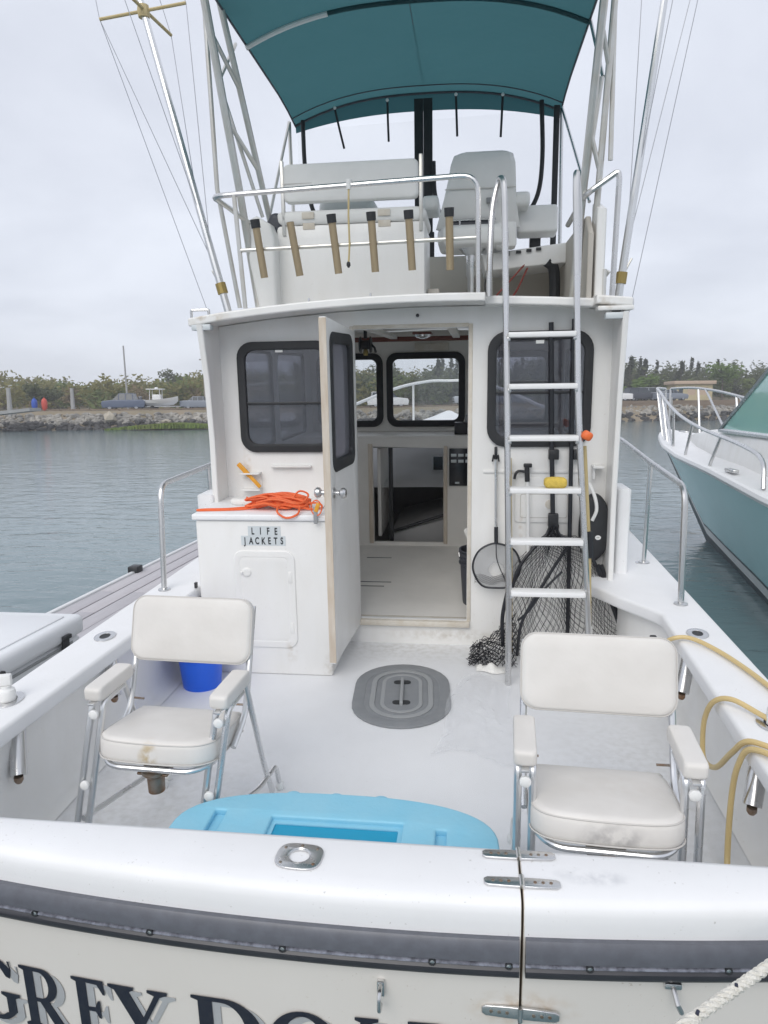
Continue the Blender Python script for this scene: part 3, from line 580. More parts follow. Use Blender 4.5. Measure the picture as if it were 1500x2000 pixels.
nb = thing('motor_yacht', 'teal hulled motor boat with white deck and bow rail moored to starboard', 'boat', T((3.85, 0, 0)))
ST = [(-2.5, 1.15, .50, .95), (-1, 1.15, .51, .95), (.5, 1.12, .55, .88), (1.9, 1.07, .62, .70), (3.4, 1.02, .72, .45), (5.0, .92, .77, .20), (6.4, .72, .81, .03), (7.8, .42, .85, .015), (8.7, .20, .87, .01), (9.3, .04, .88, .008)]
def nsec(y, wd, zd, wl, f0, f1, n=7):
    zb = WZ - .15 if y < 6.3 else (WZ - .15 + (zd - WZ - .05) * ((y - 6.3) / 3.0) ** .95)
    P = []
    for s in (-1, 1):
        row = []
        for k in range(n + 1):
            f = f0 + (f1 - f0) * k / n; e = f ** 1.35; row.append((s * (wl + (wd - wl) * e), y, zb + (zd - zb) * f))
        P += row[::-1] if s < 0 else row
    return P
G().loft([nsec(*s, .27, 1) for s in ST], closed=False, caps=False).build('hull', 'teal_hull', nb, smooth=60)
G().loft([nsec(*s, .245, .27) for s in ST], closed=False, caps=False).build('pin_stripe', 'boot_dark', nb, smooth=60)
G().loft([nsec(*s, .16, .245) for s in ST], closed=False, caps=False).build('boot_stripe', 'gelcoat', nb, smooth=60)
G().loft([nsec(*s, .0, .16) for s in ST], closed=False, caps=False).build('bottom_paint', 'boot_dark', nb, smooth=60)
G().loft([[(w * t, y, z + .02 + .09 * (1 - t * t)) for t in (-1.02, -.9, -.5, 0, .5, .9, 1.02)] for y, w, z, _ in ST], closed=False, caps=False).build('deck', 'gelcoat_top', nb, smooth=60)
for s in (-1, 1): G().tube([(s * (w + .015), y, z + .0) for y, w, z, _ in ST], .045, 8).build('rub_rail', 'gelcoat_top', nb)
# trunk cabin and raked windscreen with aqua panes
tr_ = []
for y, w, z, h in ((7.4, .16, .87, .04), (6.6, .36, .85, .14), (5.6, .55, .83, .24), (4.4, .70, .80, .34), (3.0, .76, .74, .40), (-1.5, .80, .60, .50)): tr_.append([(-w, y, z - .05), (-w * .93, y, z + h * .8), (-w * .8, y, z + h), (0, y, z + h + .05), (w * .8, y, z + h), (w * .93, y, z + h * .8), (w, y, z - .05)])
G().loft(tr_, closed=False, caps=False).build('trunk_cabin', 'gelcoat', nb, smooth=60)
fa = [(-.68, 4.30, 1.12), (-.36, 4.75, 1.16), (.36, 4.75, 1.16), (.68, 4.30, 1.12)]; ft = [(-.66, 2.75, 1.90), (-.36, 3.05, 1.98), (.36, 3.05, 1.98), (.66, 2.75, 1.90)]
def quad(name, a, b, c, d): 
    f = G().add([a, b, c, d], [(0, 1, 2, 3)]).build(name, 'aqua_glass', nb, smooth=0)
    for p, q_ in ((a, b), (b, c), (c, d), (d, a)): G().tube([p, q_], .026, 6).build('window_frame', 'aluminium', f)
for i in range(3): quad('windscreen_pane', fa[i], fa[i + 1], ft[i + 1], ft[i])
for s in (-1, 1):
    A, B = Vector((s * .68, 4.30, 1.12)), Vector((s * .74, .3, 1.08)); C, D = Vector((s * .66, 2.75, 1.90)), Vector((s * .70, .3, 1.90))
    quad('side_window', A, A.lerp(B, .42), C.lerp(D, .18), C); quad('side_window', A.lerp(B, .43), B, D, C.lerp(D, .2))
G().grid(lambda u, v: (-.70 + 1.40 * u, 2.95 - 3.6 * v, 1.94 + .12 * math.sin(math.pi * u)), 8, 4).build('hard_top', 'gelcoat', nb, smooth=60)
brl = None
for s in (-1, 1):
    pts = smooth_path([(s * .05, 9.2, 1.70), (s * .30, 8.75, 1.70), (s * .46, 7.9, 1.62), (s * .62, 6.9, 1.47), (s * .78, 5.6, 1.28), (s * .86, 4.4, 1.14), (s * .93, 2.9, 1.02), (s * .97, 2.3, .92), (s * 1.0, 2.15, .68)], 6)
    o = G().tube(pts, .021, 8).build('bow_rail', 'stainless', nb)
    for (x0, y0, z0, x1, y1, z1) in ((.30, 8.25, .88, .34, 8.6, 1.69), (.48, 7.35, .85, .38, 8.35, 1.67), (.52, 7.1, .85, .55, 7.4, 1.54), (.68, 6.2, .82, .56, 7.3, 1.53), (.70, 6.1, .82, .72, 6.1, 1.35), (.88, 4.9, .78, .84, 4.8, 1.18), (.97, 3.7, .74, .90, 3.6, 1.07)):
        G().tube([(s * x0, y0, z0), (s * x1, y1, z1)], .018, 8).build('stanchion', 'stainless', o)
    G().tube([(s * .04, 9.2, 1.70), (s * .03, 9.15, .90)], .018, 8).build('stanchion', 'stainless', o)
G().box(-.035, 7.9, .93, .035, 8.3, .98, .012).build('anchor_locker_latch', 'stainless', nb); c = G().box(-.98, 2.95, .745, -.92, 3.2, .78, .01); c.build('cleat', 'stainless', nb)
# ------------------------------------------------------------------ the fishing boat (boat frame: x starboard, y forward, z up from the cockpit sole)
boat = thing('fishing_boat', 'white sport fishing boat with flybridge, teal canopy and cockpit, seen from its transom', 'boat', on_boat())
def tr_y(x): return -2.862 + 0.055 * ((x - 0.1) / 0.9) ** 2          # transom is bowed in plan
# hull shell, from the gunwale to below the waterline
def hull_st(y):
    K = [(-2.86, 1.36, .44), (-1.9, 1.41, .44), (0, 1.425, .45), (1.2, 1.44, .50), (2.6, 1.34, .60), (4.0, .98, .76), (5.0, .56, .88), (5.8, .10, .98)]
    for (a, b) in zip(K, K[1:]):
        if y <= b[0]:
            t = (y - a[0]) / (b[0] - a[0]); return tuple(a[i] + (b[i] - a[i]) * t for i in (1, 2))
    return K[-1][1:]
ys = [-2.80, -2.3, -1.9, -1.2, -.6, 0, .6, 1.2, 1.9, 2.6, 3.3, 4.0, 4.5, 5.0, 5.4, 5.8]
g = G(); rings = []
for y in ys:
    w, z = hull_st(y); c = 0.02; k = max(0, (y - 1.2) / 4.6)
    rings.append([(c - w, y, z), (c - w * (1 - .05 - .18 * k), y - .1 * k, z - .45), (c - w * (.88 - .35 * k), y - .35 * k, -.65 + .25 * k), (c - w * .5 * (1 - .6 * k), y - .5 * k, -.95 + .4 * k), (c, y - .6 * k, -1.1 + .45 * k),
                  (c + w * .5 * (1 - .6 * k), y - .5 * k, -.95 + .4 * k), (c + w * (.88 - .35 * k), y - .35 * k, -.65 + .25 * k), (c + w * (1 - .05 - .18 * k), y - .1 * k, z - .45), (c + w, y, z)])
g.loft(rings, closed=False, caps=False).build('hull', 'gelcoat', boat, smooth=50)
# foredeck ahead of the cabin
g = G(); rings = []
for y in ys[8:]:
    w, z = hull_st(y); rings.append([(0.02 + w * t, y, z + .02 + .05 * (1 - t * t)) for t in (-1, -.8, -.4, 0, .4, .8, 1)])
g.loft(rings, closed=False, caps=False).build('foredeck', 'gelcoat_top', boat, smooth=60)
# cockpit sole
G().slab([[(-1.30, -2.66), (1.36, -2.66), (1.36, -.05), (-1.30, -.05)]], 0.03, T((0, 0, -.015))).build('cockpit_sole', 'sole_paint', boat)
# inner liner walls with a cove at the foot
for sx, xo in ((-1, -1.285), (1, 1.345)):
    prof = [(xo, .42), (xo, .10), (xo - sx * .008, .05), (xo - sx * .03, .018), (xo - sx * .075, .003)]
    G().loft([[(x, y, z) for x, z in prof] for y in (-2.67, -2.0, -1.2, -.17)], closed=False, caps=False).build('cockpit_liner', 'gelcoat', boat, smooth=80)
# side decks (covering boards)
G().slab([[(-1.36, -2.80), (-1.405, -1.9), (-1.395, -.6), (-1.39, .6), (-1.40, 1.9), (-1.0, 1.9), (-1.0, -.55), (-1.172, -.60), (-1.205, -1.31), (-1.243, -2.2), (-1.25, -2.655), (-1.22, -2.80)]],
         .068, T((0, 0, .446)), bev=.016, res=3).build('side_deck', 'gelcoat_top', boat)
G().slab([[(1.38, -2.80), (1.432, -1.9), (1.445, -.5), (1.45, .3), (1.46, 1.9), (1.0, 1.9), (1.0, -.45), (1.106, -.645), (1.235, -.845), (1.252, -.90), (1.225, -1.75), (1.208, -2.25), (1.21, -2.80)][::-1]],
         .068, T((0, 0, .446)), bev=.016, res=3).build('side_deck', 'gelcoat_top', boat)
G().slab([[(1.15, -.62), (1.27, -.81), (1.345, -.86), (1.345, -.16), (1.15, -.16)]], .41, T((0, 0, .206))).build('corner_box', 'gelcoat', boat)
# raised fairing where the starboard side deck meets the cabin, and one to port
g = G()
g.slab([[(-.25, .48), (.30, .48), (.30, .66), (.12, .70), (.02, .90), (-.06, .945), (-.25, .95)]], .07, T((1.185, 0.05, 0)) @ YZ, bev=.02, res=3).build('deck_fairing', 'gelcoat_top', boat)
g = G()
g.slab([[(-.40, .48), (.30, .48), (.30, .80), (-.25, .93), (-.40, .93)]], .10, T((-1.19, 0.05, 0)) @ YZ, bev=.02, res=3).build('deck_fairing', 'gelcoat_top', boat)
# transom: cap and face in one sweep, the door to starboard hung on hinges
def transom_piece(name, x0, x1, n, m='gelcoat_top'):
    prof = [(.205, .02), (.205, .455), (.198, .473), (.18, .48), (.06, .48), (.028, .4785), (.014, .473), (.006, .463), (.002, .448), (0, .425), (0, .395)]
    rings = []
    for i in range(n + 1):
        x = x0 + (x1 - x0) * i / n; rings.append([(x, (tr_y(x) + d) if d < .1 else -2.862 + d, z) for d, z in prof])
    return G().loft(rings, closed=False, caps=False).build(name, m, boat, smooth=50)
def transom_face(x0, x1, n, parent):
    rings = []
    for i in range(n + 1):
        x = x0 + (x1 - x0) * i / n; rings.append([(x, tr_y(x) + .0 - d, z) for d, z in ((0, .396), (0, .30), (-.01, 0), (-.04, -.5), (-.08, -.95))])
    return G().loft(rings, closed=False, caps=False).build('transom_face', 'gelcoat_cream', parent, smooth=50)
transom = transom_piece('transom', -1.36, .449, 30); transom_face(-1.36, .449, 30, transom)
tdoor = transom_piece('transom_door', .4565, 1.16, 14); transom_face(.4565, 1.16, 14, tdoor)
tend = transom_piece('transom', 1.166, 1.40, 4); transom_face(1.166, 1.40, 4, tend)
for p, x in ((transom, .449), (tdoor, .4565)):       # the sides of the joint
    prof = [(-2.657, .02), (-2.657, .455), (-2.664, .473), (-2.68, .48), (tr_y(x) + .06, .48), (tr_y(x) + .028, .4785), (tr_y(x) + .014, .473), (tr_y(x) + .006, .463), (tr_y(x), .425), (tr_y(x), .395), (tr_y(x) + .04, -.5), (-2.66, -.5)]
    G().slab([prof], .002, T((x, 0, 0)) @ YZ).build('door_jamb', 'seal_cream', p)
# rub rail in two lengths, with a groove and screw holes
def rub(x0, x1, n, par):
    def sw(prof, name, m):
        rings = []
        for i in range(n + 1):
            x = x0 + (x1 - x0) * i / n; rings.append([(x, tr_y(x) - d, z) for d, z in prof])
        return G().loft(rings, closed=True).build(name, m, par, smooth=40)
    r = sw([(-.004, .397), (.012, .397), (.019, .388), (.024, .366), (.025, .350), (.020, .347), (-.004, .347)], 'rub_rail', 'rub_rail_rubber'); r.parent = boat
    sw([(-.004, .347), (.017, .3465), (.0255, .343), (.026, .340), (.0235, .337), (-.004, .3365)], 'rail_insert', 'scuff_metal').parent = r
    sw([(-.004, .3363), (.023, .3363), (.028, .331), (.0285, .322), (.025, .312), (.017, .306), (-.004, .305)], 'lower_lip', 'rub_rail_dark').parent = r
    return r
r1 = rub(-1.36, .446, 40, transom); r2 = rub(.460, 1.16, 14, tdoor); rub(1.168, 1.40, 4, tend)
for x in (-1.03, -.731, -.42, -.092, .253, .423, .60, .90):
    M = T((x, tr_y(x) - .0262, .342)) @ RX(90)
    s = G().lathe([(.0086, -.004), (.0086, .0012), (.006, .0012), (.0052, -.003)], 14, M).build('rail_screw', 'hatch_dark', r1 if x < .45 else r2)
    s2 = G().lathe([(.0048, -.004), (.0048, -.0005), (.003, .0002)], 10, M).build('rail_screw', 'stainless', r1 if x < .45 else r2)
# strap hinges of the transom door
def strap(M, name='hinge'):
    h = G().slab([[(-.085, -.006), (-.078, -.011), (-.03, -.013), (.03, -.013), (.078, -.011), (.085, -.006), (.085, .006), (.078, .011), (.03, .013), (-.03, .013), (-.078, .011), (-.085, .006)]], .007, M, bev=.0025, res=2)
    h.cyl((0, -.018, .004), (0, .018, .004), .0062, n=10, M=M)
    o = h.build(name, 'stainless', boat)
    for sx in (-1, 1):
        for q in (.03, .048, .066):
            G().lathe([(.0042, .0025), (.0042, .0042), (.003, .0046)], 8, M @ T((sx * q, 0, 0))).build('screw', 'rusty_metal', o)
    return o
strap(T((.4525, -2.695, .4835)) @ RZ(2)); strap(T((.4545, -2.79, .4833)) @ RZ(1))
strap(T((.4525, tr_y(.45) - .0045, .198)) @ RZ(-1.5) @ XZ)
# rust weep under the hinges is in the gelcoat; a hook on the transom and a latch on the door
hk = G().tube(fillet([(.133, -2.868, .255), (.133, -2.90, .252), (.133, -2.905, .21), (.133, -2.875, .205)], .02), .005, 8)
hk.box(.124, -2.872, .222, .142, -2.859, .262, .003); hk.build('hook', 'stainless', transom)
la = G().box(.768, -2.845, .281, .806, -2.828, .297, .004); la.tube([(.787, -2.845, .285), (.79, -2.872, .27), (.80, -2.868, .248)], .006, 8)
la.build('latch', 'stainless', tdoor)
# flush rod holder in the transom cap
rh = G().slab([[(p[0], p[1]) for p in oval(0, 0, .056, .044, 40, 3.2)], oval(0, 0, .0265, .0245, 28)], .006, T((-.078, -2.752, .483)) @ RZ(-3), bev=.002).build('rod_holder', 'stainless', boat)
G().lathe([(.0275, .004), (.0245, .001), (.0245, -.12)], 28, T((-.078, -2.752, .483)), cap=False).build('tube', 'aluminium', rh)
G().lathe([(.021, -.03), (.020, -.035)], 28, T((-.078, -2.752, .483))).build('plug', 'white_plastic', rh)
for sx, sy in ((-.04, -.027), (.04, -.027), (-.04, .027), (.04, .027), (0, .037)):
    G().lathe([(.0042, 0), (.0042, .0038), (.003, .0042)], 10, T((-.078 + sx, -2.752 + sy, .483))).build('screw', 'rusty_metal', rh)
# boat name on the transom: silver drop shade behind navy roman capitals
def L_(*loops): return loops
def arc(cx, cy, rx, ry, a0, a1, n=14): return [(cx + rx * math.cos(R_(a0 + (a1 - a0) * i / n)), cy + ry * math.sin(R_(a0 + (a1 - a0) * i / n))) for i in range(n + 1)]
GL = {
 'R': (.86, [[(0, 0), (.36, 0), (.36, .04), (.28, .07), (.28, .44), (.36, .44), (.62, .06), (.72, 0), (.92, 0), (.92, .04), (.84, .07), (.54, .47)] + arc(.44, .725, .30, .275, -65, 90, 12) + [(0, 1), (0, .96), (.09, .93), (.09, .07), (0, .04)],
              [(.28, .94), (.40, .94)] + arc(.40, .72, .17, .22, 85, -85, 10) + [(.28, .50)]]),
 'E': (.74, [[(0, 0), (.66, 0), (.72, .26), (.68, .27), (.56, .08), (.28, .06), (.28, .48), (.42, .48), (.48, .38), (.52, .38), (.52, .66), (.48, .66), (.42, .55), (.28, .54), (.28, .94), (.50, .93), (.60, .78), (.64, .78), (.62, 1), (0, 1), (0, .96), (.09, .93), (.09, .07), (0, .04)]]),
 'Y': (.96, [[(.30, 0), (.66, 0), (.66, .04), (.57, .07), (.57, .44), (.84, .91), (.96, .96), (.96, 1), (.64, 1), (.64, .96), (.75, .92), (.54, .54), (.34, .92), (.42, .96), (.42, 1), (0, 1), (0, .96), (.10, .92), (.38, .42), (.38, .07), (.30, .04)]]),
 'D': (.98, [[(0, 0), (.42, 0)] + arc(.42, .5, .50, .5, -90, 90, 22) + [(0, 1), (0, .96), (.09, .93), (.09, .07), (0, .04)],
              [(.28, .94), (.40, .94)] + arc(.40, .5, .31, .44, 90, -90, 18) + [(.28, .06)]]),
 'O': (1.04, [[(.50 + .50 * math.cos(R_(a)), .5 + .53 * math.sin(R_(a))) for a in range(0, 360, 9)], [(.50 + .29 * math.cos(R_(a)), .5 + .46 * math.sin(R_(a))) for a in range(0, 360, 9)]]),
 'L': (.72, [[(0, 0), (.62, 0), (.70, .30), (.65, .31), (.52, .08), (.28, .06), (.28, .93), (.38, .96), (.38, 1), (0, 1), (0, .96), (.09, .93), (.09, .07), (0, .04)]]),
 'G': (1.0, [arc(.50, .5, .50, .53, 42, 318, 26) + [(.88, .14), (.88, .38), (.98, .42), (.98, .46), (.60, .46), (.60, .42), (.70, .38), (.70, .12)] + arc(.50, .5, .29, .46, 300, 60, 20) + [(.76, .74), (.84, .72), (.86, 1.0), (.82, 1.0)]]),
 'P': (.78, [[(0, 0), (.38, 0), (.38, .04), (.28, .07), (.28, .42), (.42, .42)] + arc(.44, .71, .30, .29, -90, 90, 14) + [(0, 1), (0, .96), (.09, .93), (.09, .07), (0, .04)], [(.28, .94), (.38, .94)] + arc(.38, .71, .17, .23, 85, -85, 10) + [(.28, .48)]]),
 'H': (.98, [[(0, 0), (.36, 0), (.36, .04), (.28, .07), (.28, .47), (.64, .47), (.64, .07), (.56, .04), (.56, 0), (.92, 0), (.92, .04), (.83, .07), (.83, .93), (.92, .96), (.92, 1), (.56, 1), (.56, .96), (.64, .93), (.64, .54), (.28, .54), (.28, .93), (.36, .96), (.36, 1), (0, 1), (0, .96), (.09, .93), (.09, .07), (0, .04)]]),
 'I': (.42, [[(0, 0), (.36, 0), (.36, .04), (.28, .07), (.28, .93), (.36, .96), (.36, 1), (0, 1), (0, .96), (.09, .93), (.09, .07), (0, .04)]]),
 'N': (1.0, [[(0, 0), (.22, 0), (.22, .04), (.14, .07), (.14, .80), (.76, 0), (.84, 0), (.84, .93), (.94, .96), (.94, 1), (.68, 1), (.68, .96), (.78, .93), (.78, .30), (.24, 1), (0, 1), (0, .96), (.08, .93), (.08, .07), (0, .04)]]),
}
H_ = .165
for ch, x, ztop, rot, k in (('G', -.985, .150, 0, .92), ('R', -.825, .149, 0, .88), ('E', -.670, .148, 0, .88), ('Y', -.566, .146, 0, 1.02), ('D', -.341, .154, 0, 1.18), ('O', -.148, .140, 0, 1.08), ('L', .068, .147, 0, .90),
                            ('P', .194, .148, 0, .95), ('H', .332, .148, 0, .68), ('I', .470, .148, 0, .9), ('N', .545, .148, 0, 1.0)):
    par = transom if x < .44 else tdoor
    wd, loops = GL[ch]
    def put(name, m, ox, oz, dep):
        gg = G().slab([[(p[0] * H_ * k, (p[1] - 1) * H_ * 1.15) for p in lp] for lp in loops], .0012, T((x + ox, 0, ztop + oz)) @ RY(-rot) @ XZ)
        gg.v = [(a, tr_y(a) + .012 * max(0, (.30 - c_) / .3) ** 1 * .8 - dep + b_, c_) for a, b_, c_ in gg.v]
        return gg.build(name, m, par, smooth=0)
    put('letter_shade', 'letter_silver', .021, -.013, .0022); put('letter', 'letter_navy', 0, 0, .0042)

# --- cabin
def wall(name, loops, t, M, m, bev=.004): return G().slab(loops, t, M, bev=bev).build(name, m, boat)
def roof_z(x): return 2.000 - .049 * x * x + .016 * x
top = [(x, roof_z(x) - .03) for x in (1.10, .8, .4, 0, -.4, -.8, -1.15)]
WL, WR = (-1.010, 1.178, -.462, 1.800), (.424, 1.205, .982, 1.828)
aft = wall('cabin_bulkhead', [[(-1.17, 0), (1.34, 0), (1.34, .42), (1.13, .46), (1.13, 1.1)] + top + [(-1.165, .9)],
            rrect(WL[0] + .02, WL[1] + .02, WL[2] - .02, WL[3] - .02, .075), rrect(WR[0] + .02, WR[1] + .02, WR[2] - .02, WR[3] - .02, .09),
            [(-.335, .15), (.315, .15), (.315, 1.865), (-.335, 1.865)]], .04, T((0, -.15, 0)) @ XZ, 'gelcoat')
def window(par, x0, z0, x1, z1, r, M, pane='window_tint', fw=.036, bar=None, name='window'):
    f = G().slab([rrect(x0, z0, x1, z1, r), rrect(x0 + fw, z0 + fw, x1 - fw, z1 - fw, max(r - fw * .6, .01))], .03, M, bev=.006, res=2).build(name, 'black_rubber', boat)
    G().slab([rrect(x0 + fw * .6, z0 + fw * .6, x1 - fw * .6, z1 - fw * .6, r * .8)], .004, M).build('pane', pane, f, smooth=0)
    if bar: G().box(x0 + fw * .8, bar - .008, -.006, x1 - fw * .8, bar + .008, .010, .002, M=M).build('sliding_rail', 'black_plastic', f)
    return f
w1 = window(aft, *WL, .085, T((0, -.176, 0)) @ XZ, bar=1.455)
w2 = window(aft, *WR, .10, T((0, -.176, 0)) @ XZ, bar=1.50)
for w_, x, z in ((w1, -.765, 1.755), (w2, .70, 1.775)):
    G().box(x - .022, -.183, z - .01, x + .022, -.1795, z + .008).build('sticker', 'white_plastic', w_)
# side wings that run aft under the roof, cabin sides, windscreen wall
wall('cabin_wing', [[(-.36, .48), (-.13, .48), (-.13, 1.90), (-.42, 1.885), (-.36, 1.6), (-.335, 1.25), (-.34, .95)]], .035, T((-1.135, 0, 0)) @ YZ, 'gelcoat', .008)
wall('cabin_wing', [[(-.36, .40), (-.13, .40), (-.13, 1.92), (-.42, 1.90), (-.36, 1.5), (-.335, 1.0), (-.345, .6)]], .03, T((1.10, 0, 0)) @ YZ, 'gelcoat', .008)
for sx, x in ((-1, -1.13), (1, 1.12)):
    s = wall('cabin_side', [[(-.13, .10), (2.25, .10), (2.15, 1.93), (-.13, 1.92)], rrect(.10, 1.10, .93, 1.78, .07), rrect(1.05, 1.10, 1.95, 1.78, .07)], .04, T((x, 0, 0)) @ YZ, 'gelcoat')
    for a, b in ((.08, .95), (1.03, 1.97)): window(s, a, 1.08, b, 1.80, .08, T((x, 0, 0)) @ YZ, 'window_clear')
ws = wall('windscreen_wall', [[(-1.14, .95), (1.13, .95), (1.10, 1.94), (0, 1.96), (-1.12, 1.93)], rrect(-1.03, 1.15, -.485, 1.74, .07), rrect(-.395, 1.16, .25, 1.75, .07), rrect(.34, 1.15, 1.0, 1.74, .07)],
          .05, T((0, 2.2, 0)) @ XZ, 'cabin_liner')
for a, b in ((-1.05, -.462), (-.417, .268), (.32, 1.02)): window(ws, a, 1.13, b, 1.77, .085, T((0, 2.168, 0)) @ XZ, 'window_clear', fw=.045)
# interior
G().slab([[(-1.12, -.13), (1.11, -.13), (1.11, 1.72), (-1.12, 1.72)]], .03, T((0, 0, .125))).build('cabin_sole', 'cabin_liner', boat)
for a, b in (((-.55, .62), (-.48, .62)), ((-.55, .52), (-.52, .52)), ((-.50, 1.28), (-.55, 1.28))):
    G().box(a[0], a[1] - .004, .1395, b[0] + .25, a[1] + .004, .1425).build('sole_seam', 'hatch_dark', boat)
G().box(-.36, -.20, .118, .33, -.10, .153, .006).build('door_sill', 'seal_cream', boat)
fb = wall('companionway_bulkhead', [[(-1.12, .13), (1.11, .13), (1.11, 1.06), (-1.12, 1.06)], [(-.50, .165), (.105, .165), (.105, .985), (-.50, 1.0)]], .04, T((0, 1.72, 0)) @ XZ, 'cabin_liner')
for x0, z0, x1, z1 in ((-.535, .16, -.498, 1.02), (.103, .16, .135, 1.0)): G().box(x0, 1.685, z0, x1, 1.70, z1, .004).build('trim', 'raw_wood', fb)
G().box(-1.12, 1.70, 1.06, 1.11, 2.2, 1.085, .006).build('dashboard', 'cabin_liner', boat)
G().grid(lambda u, v: (-.60 + .72 * u, 1.695, 1.02 + .035 * math.sin(u * math.pi)), 8, 1)
ep = G().box(.150, 1.682, .665, .345, 1.70, .98, .004).build('switch_panel', 'screen_black', boat)
for x in (.165, .225, .285):
    for z in (.925, .875): G().box(x, 1.676, z - .012, x + .045, 1.683, z + .012, .002).build('switch_label', 'label_tape', ep)
G().box(.20, 1.676, .685, .235, 1.683, .70).build('switch_label', 'label_tape', ep)
# cuddy beyond the companionway
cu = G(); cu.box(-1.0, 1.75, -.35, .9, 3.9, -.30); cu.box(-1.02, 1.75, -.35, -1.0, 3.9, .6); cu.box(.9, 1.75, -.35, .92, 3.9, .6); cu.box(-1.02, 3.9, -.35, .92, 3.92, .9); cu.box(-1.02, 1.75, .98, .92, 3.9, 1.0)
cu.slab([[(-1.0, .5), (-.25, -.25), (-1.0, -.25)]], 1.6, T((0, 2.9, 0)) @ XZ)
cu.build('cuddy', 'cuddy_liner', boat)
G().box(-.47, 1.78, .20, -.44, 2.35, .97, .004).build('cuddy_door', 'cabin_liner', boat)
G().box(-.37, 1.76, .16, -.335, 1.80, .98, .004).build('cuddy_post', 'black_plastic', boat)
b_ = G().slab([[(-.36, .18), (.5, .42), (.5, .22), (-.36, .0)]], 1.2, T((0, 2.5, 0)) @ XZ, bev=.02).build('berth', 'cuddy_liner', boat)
G().tube([(-.36, 1.88, .22), (.12, 1.88, .38)], .014, 8).build('berth_rail', 'black_plastic', b_)
G().box(-.03, 2.6, .62, .06, 2.62, .80).build('cuddy_vent', 'screen_black', boat)
# deckhead beams and lamp
G().box(-1.08, 1.95, 1.865, 1.07, 2.0, 1.905, .004).build('deckhead_beam', 'mahogany', boat)
for x in (-.33, .20): G().box(x - .03, .3, 1.885, x + .03, 2.1, 1.915, .004).build('deckhead_batten', 'cabin_liner', boat)
lm = G().box(-.11, 1.18, 1.888, .03, 1.40, 1.905, .004).build('lamp_base', 'mahogany', boat)
G().lathe([(.065, .022), (.06, .008), (.03, -.006), (.008, -.01)], 20, T((-.04, 1.28, 1.868))).build('dome_lamp', 'stainless', lm)
G().box(-.17, 2.155, 1.785, .13, 2.172, 1.855, .003).build('notice_plate', 'seal_cream', boat)

# door, swung open aft against the locker
DM = T((-.342, -.185, 0)) @ RZ(-90 - 5.2)     # local x runs from the hinge to the free edge, z up
DM2 = DM @ XZ
door = G().slab([[(0, .13), (.555, .105), (.555, 1.895), (0, 1.85)], rrect(.10, 1.17, .475, 1.785, .05)], .034, DM2, bev=.003).build('door', 'gelcoat', boat)
G().slab([rrect(.065, 1.125, .50, 1.825, .06), rrect(.105, 1.175, .465, 1.78, .045)], .046, DM2, bev=.006).build('door_window_frame', 'black_rubber', door)
G().slab([rrect(.09, 1.15, .48, 1.80, .05)], .004, DM2).build('door_window_pane', 'screen_mesh', door, smooth=0)
for i in range(6):
    for sx in (.085, .482):
        G().lathe([(.0065, .0), (.0065, .0265), (.004, .028)], 8, DM2 @ T((sx, 1.19 + i * .115, 0))).build('rivet', 'white_plastic', door)
for i in range(4):
    for sz in (1.149, 1.803): G().lathe([(.0065, .0), (.0065, .0265), (.004, .028)], 8, DM2 @ T((.14 + i * .095, sz, 0))).build('rivet', 'white_plastic', door)
G().box(.5555, .106, -.0185, .5585, 1.893, .0185, M=DM2).build('door_edge', 'raw_wood', door)
hd = G(); 
for sgn in (-1, 1):
    hd.lathe([(.028, 0), (.028, .004), (.012, .008), (.012, .03), (.026, .04), (.029, .055), (.02, .066), (.006, .068)], 18, DM2 @ T((.505, 1.02, .017 * sgn)) @ (RX(180) if sgn < 0 else Matrix.Identity(4)))
hd.build('door_knob', 'stainless', door)
G().box(.36, .93, .018, .47, .955, .026, .002, M=DM2).build('door_bolt', 'stainless', door)
# trim round the doorway
for x0, z0, x1, z1 in ((.313, .15, .335, 1.88), (-.355, .15, -.333, 1.88), (-.3335, 1.864, .3135, 1.884)): G().box(x0, -.176, z0, x1, -.125, z1, .003).build('door_trim', 'seal_cream', aft)
# grab ledge, tool shelf and a locker plate on the bulkhead
G().box(-.84, -.20, 1.082, -.60, -.169, 1.094, .004).build('ledge', 'gelcoat', aft)
sh = G(); sh.box(-1.02, -.235, 1.045, -.905, -.169, 1.053, .002); sh.box(-1.02, -.235, .948, -.905, -.169, .956, .002); sh.box(-1.02, -.176, .956, -.905, -.170, 1.045); sh.build('tool_rack', 'white_plastic', aft)
hp = G().slab([rrect(.585, .765, .905, 1.02, .02)], .010, T((0, -.174, 0)) @ XZ, bev=.003).build('access_plate', 'gelcoat', boat)
G().slab([rrect(.612, .79, .878, .93, .012), rrect(.616, .794, .874, .926, .01)], .012, T((0, -.1745, 0)) @ XZ).build('plate_seam', 'piping_grey', hp)
G().lathe([(.028, 0), (.026, .006), (.01, .008)], 16, T((.78, -.178, .87)) @ RX(90)).build('deck_plate', 'seal_cream', hp)
G().box(.40, -.178, 1.05, .98, -.170, 1.066, .002).build('tool_rail', 'gelcoat', aft)

